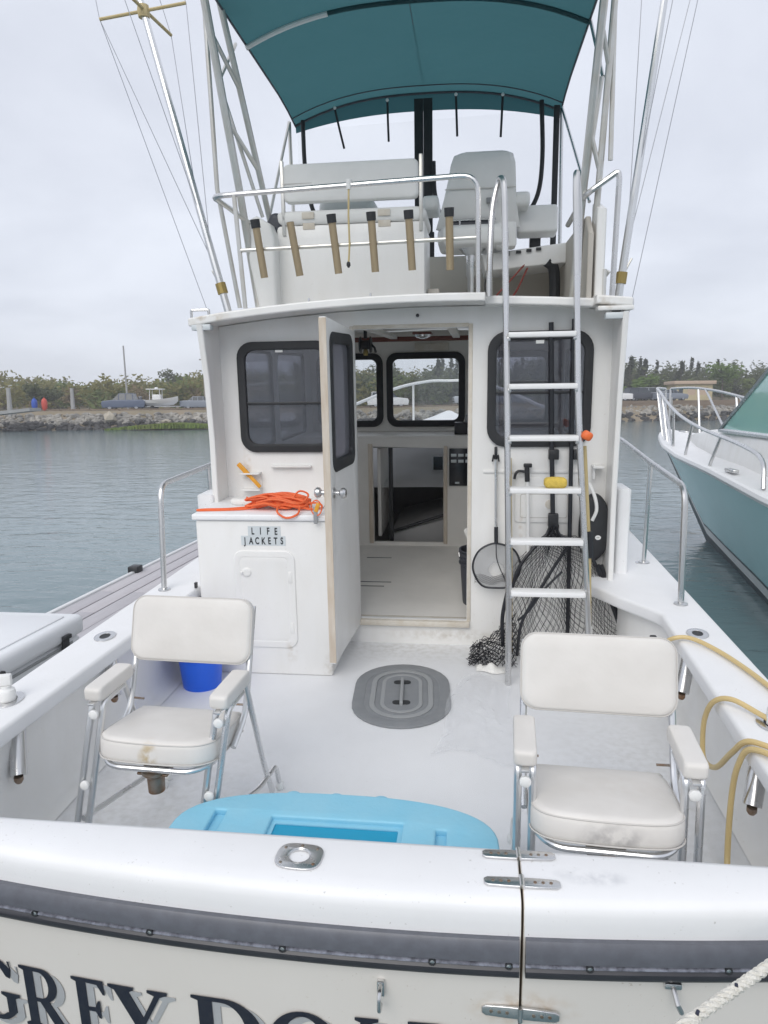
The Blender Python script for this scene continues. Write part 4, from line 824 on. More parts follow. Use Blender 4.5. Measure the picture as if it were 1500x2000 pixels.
# life jacket locker with its little door and the adhesive letters
lk = G().box(-1.13, -.68, 0, -.408, -.172, .868, .012, 3).build('locker', 'gelcoat', boat)
G().box(-1.145, -.695, .8685, -.400, -.172, .902, .009, 3).build('locker_top', 'gelcoat_top', lk)
LP = T((0, -.681, 0)) @ XZ
fr = G().slab([rrect(-.925, .165, -.600, .700, .05), rrect(-.898, .195, -.630, .672, .03)], .014, LP, bev=.006, res=3).build('locker_door_frame', 'gelcoat', lk)
ld = G().slab([rrect(-.893, .200, -.635, .667, .028)], .012, LP, bev=.004, res=3).build('locker_door', 'gelcoat', boat)
for z in (.275, .56): G().box(-.632, z - .03, -.002, -.612, z + .03, .010, .002, M=LP).build('door_hinge', 'gelcoat', ld)
kn = G(); kn.lathe([(.026, .005), (.026, .009), (.022, .012), (.012, .0125)], 20, LP @ T((-.860, .585, 0))); kn.box(-.008, -.006, .008, .006, .006, .02, .002, M=LP @ T((-.885, .585, 0))); kn.build('turn_latch', 'gelcoat', ld)
def letters(txt, x, z, size, wsc, gap, par, M):
    for i, ch in enumerate(txt):
        if ch == ' ': continue
        c = bpy.data.curves.new('tmp', 'FONT'); c.body = ch; c.size = size; c.align_x = 'CENTER'; c.extrude = .0004; c.offset = .0014
        o = bpy.data.objects.new('tmp', c); COL.objects.link(o)
        me = bpy.data.meshes.new_from_object(o.evaluated_get(bpy.context.evaluated_depsgraph_get())); bpy.data.objects.remove(o); bpy.data.curves.remove(c)
        W = M @ T((x + i * gap, z + random.uniform(-.001, .001), .0012)) @ RZ(random.uniform(-1.2, 1.2)) @ Matrix.Diagonal((wsc, 1, 1, 1))
        G().add([v.co[:] for v in me.vertices], [p.vertices[:] for p in me.polygons], W).build('letter', 'label_black', par, smooth=0); bpy.data.meshes.remove(me)
for txt, x0, z, gp in (('LIFE', -.816, .794, .042), ('JACKETS', -.861, .741, .0335)):
    tp = G().box(x0 - gp * .62, z - .008, -.0008, x0 + gp * (len(txt) - .4), z + .044, .0006, M=LP).build('label_tape', 'label_tape', boat, smooth=0)
    letters(txt, x0, z, .052, .62, gp, tp, LP)

# oval deck hatch with concentric rims
HM = T((-.012, -.868, .002)) @ RZ(4)
def stad(rx, ry, n=16):
    r = rx; h = ry - rx
    return [(r * math.cos(R_(180 * i / n)), h + r * math.sin(R_(180 * i / n))) for i in range(n + 1)] + [(r * math.cos(R_(180 + 180 * i / n)), -h + r * math.sin(R_(180 + 180 * i / n))) for i in range(n + 1)]
ht = G().slab([stad(.245, .355), stad(.192, .295)], .012, HM @ T((0, 0, .004)), bev=.003).build('deck_hatch', 'hatch_grey', boat)
G().slab([stad(.189, .292)], .010, HM @ T((0, 0, .003)), bev=.002).build('hatch_lid', 'hatch_grey', ht)
for a, b in ((.158, .136), (.104, .088)):
    G().slab([stad(a, a + .115), stad(b, b + .115)], .006, HM @ T((0, 0, .0105)), bev=.002).build('rib', 'hatch_ring', ht)
G().slab([stad(.0865, .2)], .004, HM @ T((0, 0, .0105))).build('hatch_panel', 'hatch_grey', ht)
for sy in (-.115, .115): G().slab([rrect(-.045, -.022, .045, .022, .02)], .002, HM @ T((0, sy, .0135))).build('handle_well', 'hatch_dark', ht)
G().tube(fillet([(0, -.14, .012), (0, -.14, .024), (0, .14, .024), (0, .14, .012)], .012), .009, 8, M=HM).build('handle', 'hatch_ring', ht)

# cabin roof with the ladder notch in its aft edge
def aft_edge(x): return -.42 if x < .399 or x > .952 else -.355
g = G(); xs = [-1.23, -1.0, -.8, -.6, -.4, -.2, 0, .2, .396, .402, .55, .75, .947, .954, 1.04, 1.133]; ny = 6; nx = len(xs)
for lay, dz in ((0, .022), (1, -.022)):
    for x in xs:
        for j in range(ny + 1):
            ya = aft_edge(x); g.v.append((x + (.03 if j == 0 and x < -1.1 else 0), ya + (2.55 - ya) * j / ny, roof_z(x) + dz - (.012 if (.40 < x < .953 and j == 0) else 0)))
w_ = ny + 1; O2 = nx * w_
for i in range(nx - 1):
    for j in range(ny):
        a = i * w_ + j; g.f.append((a, a + w_, a + w_ + 1, a + 1)); g.f.append((O2 + a, O2 + a + 1, O2 + a + w_ + 1, O2 + a + w_))
for i in range(nx - 1):
    for j in (0, ny): a = i * w_ + j; g.f.append((a, a + w_, O2 + a + w_, O2 + a))
for i in (0, nx - 1):
    for j in range(ny): a = i * w_ + j; g.f.append((a, a + 1, O2 + a + 1, O2 + a))
roof = g.build('cabin_roof', 'gelcoat', boat, smooth=40)
md = roof.modifiers.new('edge', 'BEVEL'); md.width = .009; md.segments = 3; md.limit_method = 'ANGLE'; md.angle_limit = R_(50)
G().box(.96, -.425, 1.915, 1.138, -.32, 1.938, .006).build('corner_block', 'gelcoat', roof)
for x, z in ((-1.13, 1.880), (1.055, 1.890)):      # spreader lights under the corners
    sl = G().box(x - .055, -.42, z - .017, x + .055, -.365, z + .016, .008).build('spreader_light', 'label_tape', boat)
    G().box(x - .02, -.405, z + .014, x + .02, -.38, z + .04).build('bracket', 'black_plastic', sl)
for x in (-.53, -.2): G().lathe([(.006, 0), (.006, .014), (.003, .018)], 8, T((x, -.40, roof_z(x) + .022))).build('stud', 'stainless', roof)
G().lathe([(.010, 0), (.008, .006)], 10, T((.03, -.175, 1.93)) @ RX(90)).build('drain_hole', 'black_plastic', aft)
for x, s in ((-1.15, 1), (1.09, -1)):
    cl = G().tube(fillet([(x - .05, -.36, 1.93), (x - .05, -.36, 1.975), (x + .05, -.36, 1.975), (x + .05, -.36, 1.93)], .01), .008, 8).build('cleat', 'stainless', roof)
# --- boarding ladder (two rails curling over the roof, seven treads)
ladder = G().tube(smooth_path([(.535, -.70, .0), (.530, -.665, .5), (.514, -.575, 1.286), (.502, -.50, 1.80), (.490, -.44, 2.3), (.482, -.42, 2.50), (.474, -.40, 2.56), (.455, -.37, 2.55), (.428, -.38, 2.42), (.418, -.40, 2.2), (.418, -.40, 2.0)], 6), .0165, 10).build('ladder', 'stainless', boat)
G().tube(smooth_path([(.955, -.70, .0), (.925, -.665, .5), (.872, -.575, 1.286), (.852, -.50, 1.80), (.838, -.44, 2.3), (.832, -.42, 2.50), (.835, -.40, 2.57), (.845, -.36, 2.55), (.862, -.34, 2.40), (.868, -.33, 2.2), (.868, -.33, 1.99)], 6), .0165, 10).build('ladder_rail', 'stainless', ladder)
for (z, y, x0, x1) in ((.50, -.665, .532, .922), (.765, -.637, .526, .905), (1.027, -.606, .520, .888), (1.288, -.575, .514, .872), (1.545, -.538, .508, .862), (1.80, -.50, .503, .852)):
    G().box(x0 + .008, y - .045, z - .013, x1 - .008, y + .035, z + .013, .006, M=T((0, 0, 0))).build('tread', 'white_tread', ladder)
    for x in (x0 + .012, x1 - .012): G().box(x - .008, y - .02, z - .03, x + .008, y + .02, z - .010, .002).build('tread_bracket', 'stainless', ladder)

# --- flybridge on the roof
# aft rail with its six rod holders
rail = G().tube(fillet([(-1.042, .15, 2.55), (-1.04, -.37, 2.55), (-.898, -.385, 2.552), (.353, -.385, 2.591), (.363, -.38, 2.02)], .09, 6), .0145, 10).build('bridge_rail', 'stainless', boat)
G().tube([(-.914, -.385, 2.55), (-.886, -.38, 1.975)], .0125, 8).build('rail_post', 'aged_pipe', rail)
G().tube([(-1.032, -.34, 2.548), (-.95, -.20, 2.48), (-.82, .15, 2.41)], .011, 8).build('rail_brace', 'aged_pipe', rail)
G().tube([(-.900, -.383, 2.271), (.358, -.383, 2.292)], .010, 8).build('rail_bar', 'aged_pipe', rail)
for i, (xt, zt, xb, zb, cap) in enumerate(((-.795, 2.403, -.769, 2.128, 1), (-.609, 2.395, -.576, 2.132, 0), (-.392, 2.413, -.368, 2.137, 1), (-.186, 2.416, -.173, 2.139, 1), (.006, 2.417, .020, 2.142, 1), (.211, 2.420, .216, 2.137, 1))):
    a = Vector((xt, -.426, zt)); b = Vector((xb, -.390, zb)); d = (a - b).normalized()
    h = G().cyl(b, a, .0198, n=16); hh = h.build('rod_holder', 'anodised_gold', boat)
    if cap: G().cyl(a - d * .03, a + d * .012, .0240, .0250, n=16).build('collar', 'black_rubber', hh)
    else: G().cyl(a, a + d * .001, .016, n=16).build('collar', 'black_rubber', hh)
rp = G().cyl((-.303, -.392, 2.595), (-.303, -.392, 2.548), .017, .012, 12).build('rope_block', 'white_plastic', boat)
G().tube([(-.303, -.395, 2.548), (-.307, -.397, 2.42), (-.305, -.397, 2.28), (-.312, -.397, 2.19)], .0055, 6).build('lanyard', 'bare_pole', rp)
G().lathe([(.004, -.016), (.011, -.004), (.010, .008), (.004, .016)], 10, T((-.313, -.397, 2.18))).build('toggle', 'black_rubber', rp)
# bench with its flip backrest
bench = G().box(-.79, -.02, 1.98, .062, .50, 2.455, .012).build('bridge_bench', 'gelcoat', boat)
G().pad(rrect(-.80, -.03, .07, .50, .05), .075, .03, T((0, 0, 2.457)) @ Matrix.Shear('XZ', 4, (0, 0))).build('seat_cushion', 'vinyl_bridge', bench)
G().pad(rrect(-.735, 2.572, .030, 2.775, .03), .07, .022, T((0, .02, 0)) @ XZ, puff=.006).build('backrest', 'vinyl_bridge', bench)
G().box(-.735, -.0535, 2.668, .030, -.0515, 2.672).build('backrest_seam', 'piping_grey', bench)
for x in (-.745, .042): G().box(x - .010, -.03, 2.40, x + .010, -.005, 2.80, .003).build('backrest_arm', 'aged_pipe', bench)
for x in (-.60, -.165):
    h = G().box(x - .035, -.024, 2.43, x + .035, -.019, 2.485, .002)
    h.box(x - .035, -.040, 2.485, x + .035, -.030, 2.52, .002)
    h.build('lid_hinge', 'seal_cream', bench)
G().pad(rrect(-.17, -.12, .17, .12, .05), .12, .05, T((-.42, .32, 2.53))).build('folded_cover', 'vinyl_bridge', bench)
# side weathercloth and stowed cover to port
G().slab([[(.10, 1.98), (1.1, 1.98), (1.1, 2.40), (.20, 2.40)]], .03, T((-.93, 0, 0)) @ YZ, bev=.01).build('bridge_side', 'gelcoat', boat)
sc_ = G().slab([[(-.94, 2.40), (-.925, 2.455), (-.88, 2.475), (-.82, 2.44), (-.80, 2.38), (-.80, 1.99), (-.865, 1.99)]], .34, T((0, .05, 0)) @ XZ, bev=.02, res=3).build('stowed_cover', 'vinyl_bridge', boat)
G().pad(rrect(-.05, -.05, .05, .06, .04), .07, .03, T((-.80, .05, 2.47)) @ RY(30) @ XZ).build('cover_flap', 'dark_bucket', sc_)
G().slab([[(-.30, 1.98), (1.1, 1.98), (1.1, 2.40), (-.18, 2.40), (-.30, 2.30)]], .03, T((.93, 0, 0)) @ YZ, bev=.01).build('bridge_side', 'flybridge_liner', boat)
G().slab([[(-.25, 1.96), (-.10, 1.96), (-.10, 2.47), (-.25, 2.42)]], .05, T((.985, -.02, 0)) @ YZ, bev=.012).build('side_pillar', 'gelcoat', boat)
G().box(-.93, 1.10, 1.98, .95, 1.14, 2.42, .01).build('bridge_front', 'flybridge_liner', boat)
G().box(.07, .12, 1.98, .135, .40, 2.10, .006).build('bridge_step', 'flybridge_liner', boat)
# helm seat
hs = G().lathe([(.06, 0), (.05, .02), (.028, .03), (.028, .22), (.038, .24), (.038, .36), (.09, .40)], 18, T((.325, .60, 1.985))).build('helm_seat', 'aluminium', boat)
G().pad([(.12, -.2), (.50, -.2), (.54, -.1), (.54, .2), (.48, .26), (.14, .26), (.08, .2), (.08, -.1)], .12, .04, T((.03, .60, 2.385))).build('seat_base', 'white_plastic', hs)
bk = []
for z, x0, x1, y, th in ((2.49, .10, .62, .47, .05), (2.56, .125, .605, .43, .05), (2.66, .155, .59, .40, .05), (2.76, .18, .585, .385, .05), (2.84, .195, .58, .375, .05), (2.89, .215, .565, .375, .045), (2.905, .26, .53, .38, .03)):
    bk.append([(x0, y + .02, z), (x0 + .03, y, z), (x1 - .03, y, z), (x1, y + .02, z), (x1 - .02, y + th, z), (x0 + .02, y + th, z)])
G().loft(bk).build('seat_back', 'vinyl_bridge', hs, smooth=50)
G().tube([(.16, .385, 2.70), (.585, .385, 2.70)], .003, 6).build('seat_seam', 'piping_grey', hs)
G().box(.41, .376, 2.615, .475, .402, 2.645, .003).build('name_tag', 'hatch_grey', hs)
G().box(.47, .455, 2.37, .60, .60, 2.58, .02).build('seat_bracket', 'white_plastic', hs)
for x in (.07, .625): G().pad(rrect(-.05, -.13, .05, .17, .03), .085, .03, T((x, .55, 2.60))).build('armrest', 'vinyl_bridge', hs)
fr_ = G()
for z in (2.53, 2.47): fr_.tube([(.17, .42, z), (.47, .42, z)], .006, 6)
fr_.tube([(.25, .42, 2.53), (.25, .42, 2.44)], .006, 6); fr_.build('seat_frame', 'stainless', hs)
gap = G().box(.185, .43, 2.435, .455, .435, 2.535, .01).build('seat_gap', 'dark_bucket', hs)
# helm console with switch plate, instruments under a cover
con = G().slab([[(.40, 2.34), (.97, 2.40), (.97, 2.30), (.42, 2.26)]], .45, T((0, .82, 0)) @ XZ, bev=.012).build('helm_console', 'gelcoat', boat)
sp_ = G().box(.52, .575, 2.335, .565, .592, 2.365, .002); sp_.build('gauge', 'hatch_grey', con)
for x in (.62, .685, .745): G().box(x - .016, .575, 2.335 + (x - .52) * .12, x + .016, .592, 2.352 + (x - .52) * .12, .002).build('switch', 'hatch_dark', con)
sb_ = G().pad(rrect(-.125, -.085, .125, .085, .02), .14, .02, T((.735, .72, 2.535)) @ RX(-8) @ XZ).build('instrument_cover', 'vinyl_bridge', con)
G().box(.70, .73, 2.38, .77, .80, 2.47, .006).build('instrument_stand', 'black_plastic', con)
G().tube(fillet([(.555, .62, 2.50), (.56, .60, 2.42), (.56, .6, 2.38)], .02), .03, 10).build('throttle', 'black_plastic', con)
wr_ = G().tube(smooth_path([(.66, .60, 2.28), (.55, .58, 2.16), (.48, .56, 2.08), (.52, .56, 2.04), (.60, .58, 2.10), (.68, .6, 2.26)], 6), .006, 6); wr_.build('cable', 'red_cable', con)
G().tube(smooth_path([(.44, .60, 2.26), (.41, .58, 2.15), (.46, .56, 2.04), (.60, .58, 2.03), (.75, .6, 2.0)], 6), .006, 6).build('cable', 'black_plastic', con)
G().tube(smooth_path([(.80, .62, 2.30), (.845, .64, 2.26), (.86, .66, 2.15), (.86, .66, 1.99)], 6), .035, 10).build('cable_trunk', 'black_rubber', con)
# clear windscreen panels on the bridge
wsx = boat
scr = G().slab([[(-.95, 2.42), (.92, 2.42), (.92, 3.40), (-.95, 3.36)]], .002, T((0, 1.30, 0)) @ XZ).build('vinyl_windscreen', 'clear_vinyl', boat, smooth=0)
for x in (-.060, .006): G().box(x - .0325, 1.285, 2.42, x + .0325, 1.293, 3.52, .002).build('zip_strip', 'black_rubber', scr)
G().box(-.05, 1.280, 2.40, .05, 1.30, 2.62, .005).build('post_foot', 'black_plastic', scr)
for pts in ([(-.905, 1.285, 3.42), (-.90, 1.285, 3.1), (-.865, 1.285, 2.85), (-.78, 1.285, 2.68), (-.62, 1.285, 2.6)], [(-.16, 1.285, 2.62), (-.05, 1.285, 2.72), (-.02, 1.285, 2.85)],
            [(.80, 1.285, 3.46), (.815, 1.285, 3.1), (.79, 1.285, 2.85), (.70, 1.285, 2.70), (.58, 1.285, 2.62)], [(.20, 1.285, 2.62), (.11, 1.285, 2.70), (.055, 1.285, 2.88), (.045, 1.285, 3.1)]):
    G().tube(smooth_path(pts, 6), .016, 8).build('panel_edge', 'black_rubber', scr)
for x in (.905, ): G().box(x - .02, 1.27, 2.40, x + .02, 1.29, 3.42, .002).build('panel_edge', 'black_rubber', scr)
# teal bimini canopy on bows
def can(u, v, drop=0):
    x = -.985 + 1.93 * u - .055 * u * 0; y = -1.15 + 2.55 * v; x += .05 * (1 - v) * (1 - u); c = 2 * u - 1
    return (x, y, 3.46 + .17 * (1 - abs(c) ** 2.6) - .05 * max(0, v - .85) * 6 - .018 * math.sin(v * 6.283) ** 2 * (1 - c * c) - drop)
cp = G().grid(lambda u, v: can(u, v), 24, 14).build('canopy', 'teal_canvas', boat, smooth=80)
sk = G().grid(lambda u, v: tuple(Vector(can(u, 1)) + Vector((0, -.01 + .015 * v, -.11 * v * (1.0 - .62 * abs(2 * u - 1) ** 3)))), 24, 3).build('canopy_valance', 'teal_canvas', cp, smooth=80)
for v, rr in ((.50, .0125), (.985, .008), (.94, .004)):
    G().tube([Vector(can(u / 20, v)) - Vector((0, 0, .012)) for u in range(21)], rr, 8).build('canopy_bow', 'teal_canvas' if v == .50 else 'dark_bucket', cp)
G().tube([Vector(can(u / 40, .50)) - Vector((0, .004, .017)) for u in range(0, 11)], .014, 8).build('bow_sleeve', 'white_plastic', cp)
for u in (0, 1): G().tube([Vector(can(u, v / 10)) for v in range(11)], .006, 6).build('canopy_hem', 'dark_bucket', cp)
G().box(-.030, -1.1, 3.622, -.026, 1.3, 3.6225).build('canopy_seam', 'dark_bucket', cp)
for x, z0, x2 in ((-.66, 3.47, -.60), (-.28, 3.50, -.275), (.205, 3.51, .215), (.53, 3.49, .52)):
    s = G().tube([(x, 1.26, z0), ((x + x2) / 2, 1.25, z0 - .13), (x2, 1.26, z0 - .26)], .0085, 6).build('tie_strap', 'black_rubber', boat)
    G().lathe([(.012, 0), (.010, .008), (.004, .010)], 10, T((x, 1.25, z0 + .01)) @ RX(90)).build('snap', 'white_plastic', s)
# struts from the canopy bows to rail and pipework
for name, m, pts, rr in (('canopy_strut', 'aged_pipe', [(-1.01, 1.30, 3.42), (-.93, .30, 2.52)], .0105), ('canopy_strut', 'aged_pipe', [(-1.01, 1.30, 3.42), (-1.0, 1.30, 2.40)], .0135), ('canopy_strut', 'stainless', [(.94, 1.30, 3.42), (.955, 1.28, 2.42)], .0135),
                         ('canopy_strut', 'aged_pipe', [(-1.02, .125, 3.47), (-1.03, -.18, 3.17)], .010), ('canopy_strut', 'aged_pipe', [(-1.03, -.18, 3.17), (-.86, -.05, 2.50)], .0105), ('canopy_strut', 'stainless', [(.945, .125, 3.47), (.99, -.10, 3.10)], .010),
                         ('canopy_strut', 'stainless', [(.94, 1.3, 3.42), (.99, .2, 2.56)], .010), ('canopy_strut', 'aged_pipe', [(.985, -.10, 3.10), (.905, -.10, 2.45)], .012)):
    G().tube(pts, rr, 8).build(name, m, cp)
# tower legs: pairs of pipe with short rungs, raked aft, each side
for sx, parts in ((-1, [([(-1.02, -.55, 3.85), (-.945, -.18, 2.60), (-.915, -.02, 2.0)], .021), ([(-.995, -.38, 3.75), (-.845, .05, 2.50), (-.80, .25, 2.02)], .017), ([(-1.05, -.30, 4.0), (-1.06, -.22, 2.62), (-1.0, -.12, 2.0)], .0125)]),
                  (1, [([(.96, -.50, 3.85), (.89, -.18, 2.40), (.885, -.02, 2.0)], .021), ([(1.01, -.38, 3.85), (.962, -.2, 2.3), (.958, -.15, 1.97)], .017), ([(.99, -.30, 4.0), (1.02, -.25, 2.66)], .0125)])):
    t0 = None
    for pts, rr in parts:
        o = G().tube(pts, rr, 10).build('tower_leg', 'aged_pipe', boat)
        t0 = t0 or o
    for f in (.12, .42, .72):
        a = Vector(parts[0][0][0]).lerp(Vector(parts[0][0][1]), f); b = Vector(parts[1][0][0]).lerp(Vector(parts[1][0][1]), f + .08)
        G().tube([a, b], .012, 8).build('tower_rung', 'aged_pipe', t0)
# side rail of the bridge to starboard
sr = G().tube(fillet([(.862, .10, 2.42), (.90, -.25, 2.50), (1.055, -.28, 2.60), (1.062, -.28, 2.57), (1.052, -.28, 1.97)], .05), .0145, 8).build('bridge_rail', 'stainless', boat)
G().tube([(1.03, -.28, 2.12), (.965, -.2, 2.02)], .011, 8).build('rail_brace', 'aged_pipe', sr)
G().tube([(1.01, -.28, 2.13), (1.01, -.28, 1.97)], .011, 8).build('rail_brace', 'aged_pipe', sr)
# outriggers: long poles, spreaders, clips and halyards
for sx, base, tip in ((-1, (-1.075, -.10, 1.97), (-2.05, -.10, 6.05)), (1, (1.115, -.10, 1.97), (1.53, -.10, 5.8))):
    B, Tt = Vector(base), Vector(tip)
    o = G().tube([B, B.lerp(Tt, .5), Tt], .022, 10, r1=.013).build('outrigger', 'aluminium', boat)
    c = B.lerp(Tt, .035); G().tube([c - (Tt - B).normalized() * .03, c + (Tt - B).normalized() * .03], .030, 10).build('clamp', 'brass_patina', o)
    G().tube([c, c + Vector((-.05 * sx * -1, 0, .1))], .006, 6).build('clamp_pin', 'aged_pipe', o)
    k = .3915; c = B.lerp(Tt, k)
    if sx < 0:
        s1 = G().tube([c + Vector((-.245, -.02, -.03)), c + Vector((.235, .02, .035))], .009, 8); s1.tube([c + Vector((-.03, -.20, .03)), c + Vector((.06, .22, -.03))], .009, 8)
        s1.lathe([(.03, -.03), (.034, 0), (.03, .03)], 10, T(c)); s1.build('spreader', 'bare_pole', o)
        ends = [c + Vector((-.245, -.02, -.03)), c + Vector((.235, .02, .035)), c + Vector((-.03, -.2, .03)), c + Vector((.06, .22, -.03))]
    else:
        c = B.lerp(Tt, .62); ends = [c + Vector((.22, 0, 0)), c + Vector((-.2, 0, 0)), c + Vector((.05, .2, 0)), c + Vector((.05, -.2, 0))]
        s1 = G().tube([ends[0], ends[1]], .009, 8); s1.tube([ends[2], ends[3]], .009, 8); s1.build('spreader', 'bare_pole', o)
    for i, e in enumerate(ends):
        for q in (B.lerp(Tt, .06 + .03 * i), Tt): G().tube([e, q], .0021, 5).build('halyard', 'wire_cable', o)
    lo = B + Vector((.10 * sx * 1, -.3, -.05))
    G().tube([ends[0], Vector((1.20 * sx, .6, 1.25))], .0019, 5).build('halyard', 'wire_cable', o)
    G().tube([Vector((1.20 * sx, .6, 1.25)), Vector((1.22 * sx, .6, .50))], .012, 8).build('halyard_tackle', 'wire_cable', o)

# --- side rails, cups and rod tubes along the decks
rl = G().tube(fillet([(-1.325, -.70, .475), (-1.33, -.64, 1.05), (-1.33, .08, 1.055), (-1.32, 2.0, 1.10)], .09, 6), .0155, 10).build('side_rail', 'stainless', boat)
G().tube([(-1.33, .08, 1.05), (-1.325, .10, .48)], .012, 8).build('stanchion', 'stainless', rl)
rr_ = G().tube(fillet([(1.365, -.745, .475), (1.365, -.69, 1.057), (1.365, 0.0, 1.085), (1.365, .78, 1.13), (1.35, 2.4, 1.18)], .09, 6), .0155, 10).build('side_rail', 'stainless', boat)
G().tube([(1.365, .003, 1.08), (1.362, .02, .48)], .0125, 8).build('stanchion', 'stainless', rr_)
for p, (x, y) in ((rl, (-1.325, -.70)), (rr_, (1.365, -.745)), (rr_, (1.362, .02))): G().lathe([(.034, 0), (.033, .006), (.018, .012)], 18, T((x, y, .4805))).build('rail_base', 'stainless', p)
# bow rail seen through the windscreen
br = G()
for s in (-1, 1): br.tube(smooth_path([(.02 + s * 1.28, 2.3, .62), (.02 + s * 1.27, 2.4, 1.10), (.02 + s * 1.0, 3.6, 1.24), (.02 + s * .6, 4.7, 1.40), (.02 + s * .25, 5.4, 1.46), (.02, 5.6, 1.46)], 6), .019, 8)
brr = br.build('bow_rail', 'white_plastic', boat)
for s in (-1, 1):
    for y, w, z, zt in ((3.3, 1.10, .72, 1.2), (4.3, .76, .84, 1.34), (5.1, .44, .93, 1.43)): G().tube([(.02 + s * w, y, z), (.02 + s * w, y, zt)], .014, 8).build('stanchion', 'white_plastic', brr)
# flush rod holders in the side decks with tubes hanging below
for x, y, rz in ((-1.302, -1.39, 12), (-1.335, -2.02, 12), (1.318, -1.96, -12), (1.325, -1.15, -12)):
    c = G().slab([oval(0, 0, .045, .062, 36), oval(0, 0, .024, .036, 30)], .005, T((x, y, .482)) @ RZ(rz), bev=.0015).build('rod_holder', 'stainless', boat)
    G().slab([oval(0, 0, .025, .037, 30)], .003, T((x, y, .4795)) @ RZ(rz)).build('cup', 'hatch_dark', c)
    s = 1 if x > 0 else -1
    tb = G().cyl((x - s * .03, y - .02, .43), (x - s * .085, y - .12, .255), .029, n=16).build('tube', 'stainless', c)
    G().lathe([(.010, -.02), (.016, -.01), (.016, .004)], 10, T((x - s * .087, y - .125, .25))).build('drain_plug', 'rusty_metal', c)
fc = G().slab([oval(0, 0, .022, .028, 24)], .004, T((1.335, .015, .482))).build('fuel_cap', 'stainless', boat)
G().box(-1.17, -.66, .48, -1.158, -.64, .51).build('deck_eye', 'black_plastic', boat)
G().box(1.17, -.99, .33, 1.20, -.96, .40, .006).build('hose_bib', 'black_plastic', boat)
# ------------------------------------------------------------------ things aboard
# folding deck chairs
def chair(label, x, y, rz, seat_mat, lean):
    t = thing('deck_chair', label, 'chair', on_boat(T((x, y, 0)) @ RZ(rz) @ Matrix.Diagonal((.955, .97, .975, 1))), 'folding deck chairs in the cockpit')
    out = [(-.212, -.10), (-.195, -.165), (-.15, -.20), (-.06, -.213), (.06, -.213), (.15, -.20), (.195, -.165), (.212, -.10), (.21, .10), (.20, .16), (.17, .185), (-.17, .185), (-.20, .16), (-.21, .10)]
    out = [tuple(p)[:2] for p in smooth_path([(a, b, 0) for a, b in out], 3, True)]
    SM = T((0, -.03, .398)) @ RX(-8) @ Matrix.Diagonal((1, .86, 1, 1)); s = G().pad(out, .088, .026, SM, puff=.006).build('seat', seat_mat, t)
    for z, d in ((.012, .0012), (.076, -.003)):
        G().tube([(p[0] * (1 + d * 4), p[1] * (1 + d * 4), z) for p in out], .0026, 6, True, M=SM).build('piping', 'piping_grey', s)
    BK = T((0, .182, .628)) @ RX(-17) @ XZ
    b = G().pad([(p[0], p[1]) for p in rrect(-.240, 0, .240, .238, .052, 6)], .050, .021, BK, puff=.007).build('backrest', 'vinyl_white', t)
    G().tube([Vector((p[0] * .992, p[1], .041)) for p in rrect(-.240, .001, .240, .237, .052, 6)], .0026, 6, True, M=BK).build('piping', 'piping_grey', b)
    for sx in (-1, 1):
        X = sx * .228
        a = G().pad(rrect(-.033, -.132, .033, .095, .014), .048, .014, T((X, -.005, .602)), puff=.002).build('armrest', 'vinyl_white', t)
        G().box(X - .012, -.15, .594, X + .012, .10, .602, .002).build('arm_plate', 'aluminium', a)
        for q in (-.019, .023):
            G().tube(fillet([(X + q, .02, .594), (X + q, -.105, .592), (X + q + lean[0], -.115 + lean[1], .012)], .03), .0118, 10).build('leg', 'aluminium', t)
        G().tube(fillet([(X * .985, .245, .83), (X, .15, .60), (X, .10, .47), (X * .98, -.02, .405)], .05), .0115, 10).build('back_tube', 'aluminium', t)
        G().tube(fillet([(X * 1.06, .08, .60), (X * 1.06, .235, .17), (X * 1.06, .31, .022)], .05), .0115, 10).build('rear_leg', 'aluminium', t)
        G().tube(fillet([(X + lean[0] * .68, -.112 + lean[1] * .68, .19), (X * 1.06, .16, .135), (X * 1.08, .345, .12), (X * 1.10, .37, .02)], .03), .0105, 10).build('side_bar', 'aluminium', t)
        for (px, py, pz) in ((X + .002 + lean[0] * .07, -.121 + lean[1] * .07, .555), (X + .002 + lean[0] * .48, -.126 + lean[1] * .48, .315)):
            G().lathe([(.0165, 0), (.0165, .008), (.012, .011)], 16, T((px, py, pz)) @ RX(90)).build('pivot_cap', 'white_plastic', t)
        for (px, py) in ((X + .002 + lean[0], -.115 + lean[1]), (X * 1.06, .312), (X * 1.10, .372)): G().lathe([(.016, 0), (.018, .004), (.016, .03), (.012, .036)], 12, T((px, py, 0))).build('foot_cap', 'white_plastic', t)
        G().cyl((X, .113, .50), (X - sx * .05, .110, .50), .004, n=8).build('arm_pin', 'rusty_metal', t)
    G().tube(fillet([(-.20, .12, .400), (-.203, -.12, .400), (-.15, -.195, .398), (.15, -.195, .398), (.203, -.12, .400), (.20, .12, .400)], .07), .0095, 10, M=T((0, -.005, .012))).build('seat_frame', 'aluminium', t)
    c = G().lathe([(.028, -.075), (.030, -.02), (.046, -.004), (.046, .006), (.02, .010)], 18, T((0, -.165, .388))); c.box(-.055, -.19, .379, .055, -.14, .388, .003); c.build('swivel_clamp', 'rusty_metal', t)
    G().tube([(-.225 + lean[0] * .8, -.11 + lean[1] * .8, .11), (.225 + lean[0] * .8, -.11 + lean[1] * .8, .11)], .009, 8).build('foot_bar', 'aluminium', t)
    return t
chair('white vinyl folding deck chair beside the port side deck, rust stain on its seat front', -.675, -2.092, -2.6, 'vinyl_rust', (-.075, -.10))
chair('white vinyl folding deck chair below the ladder, dark smear on its seat front', .706, -2.356, -2.9, 'vinyl_smear', (.0, -.04))

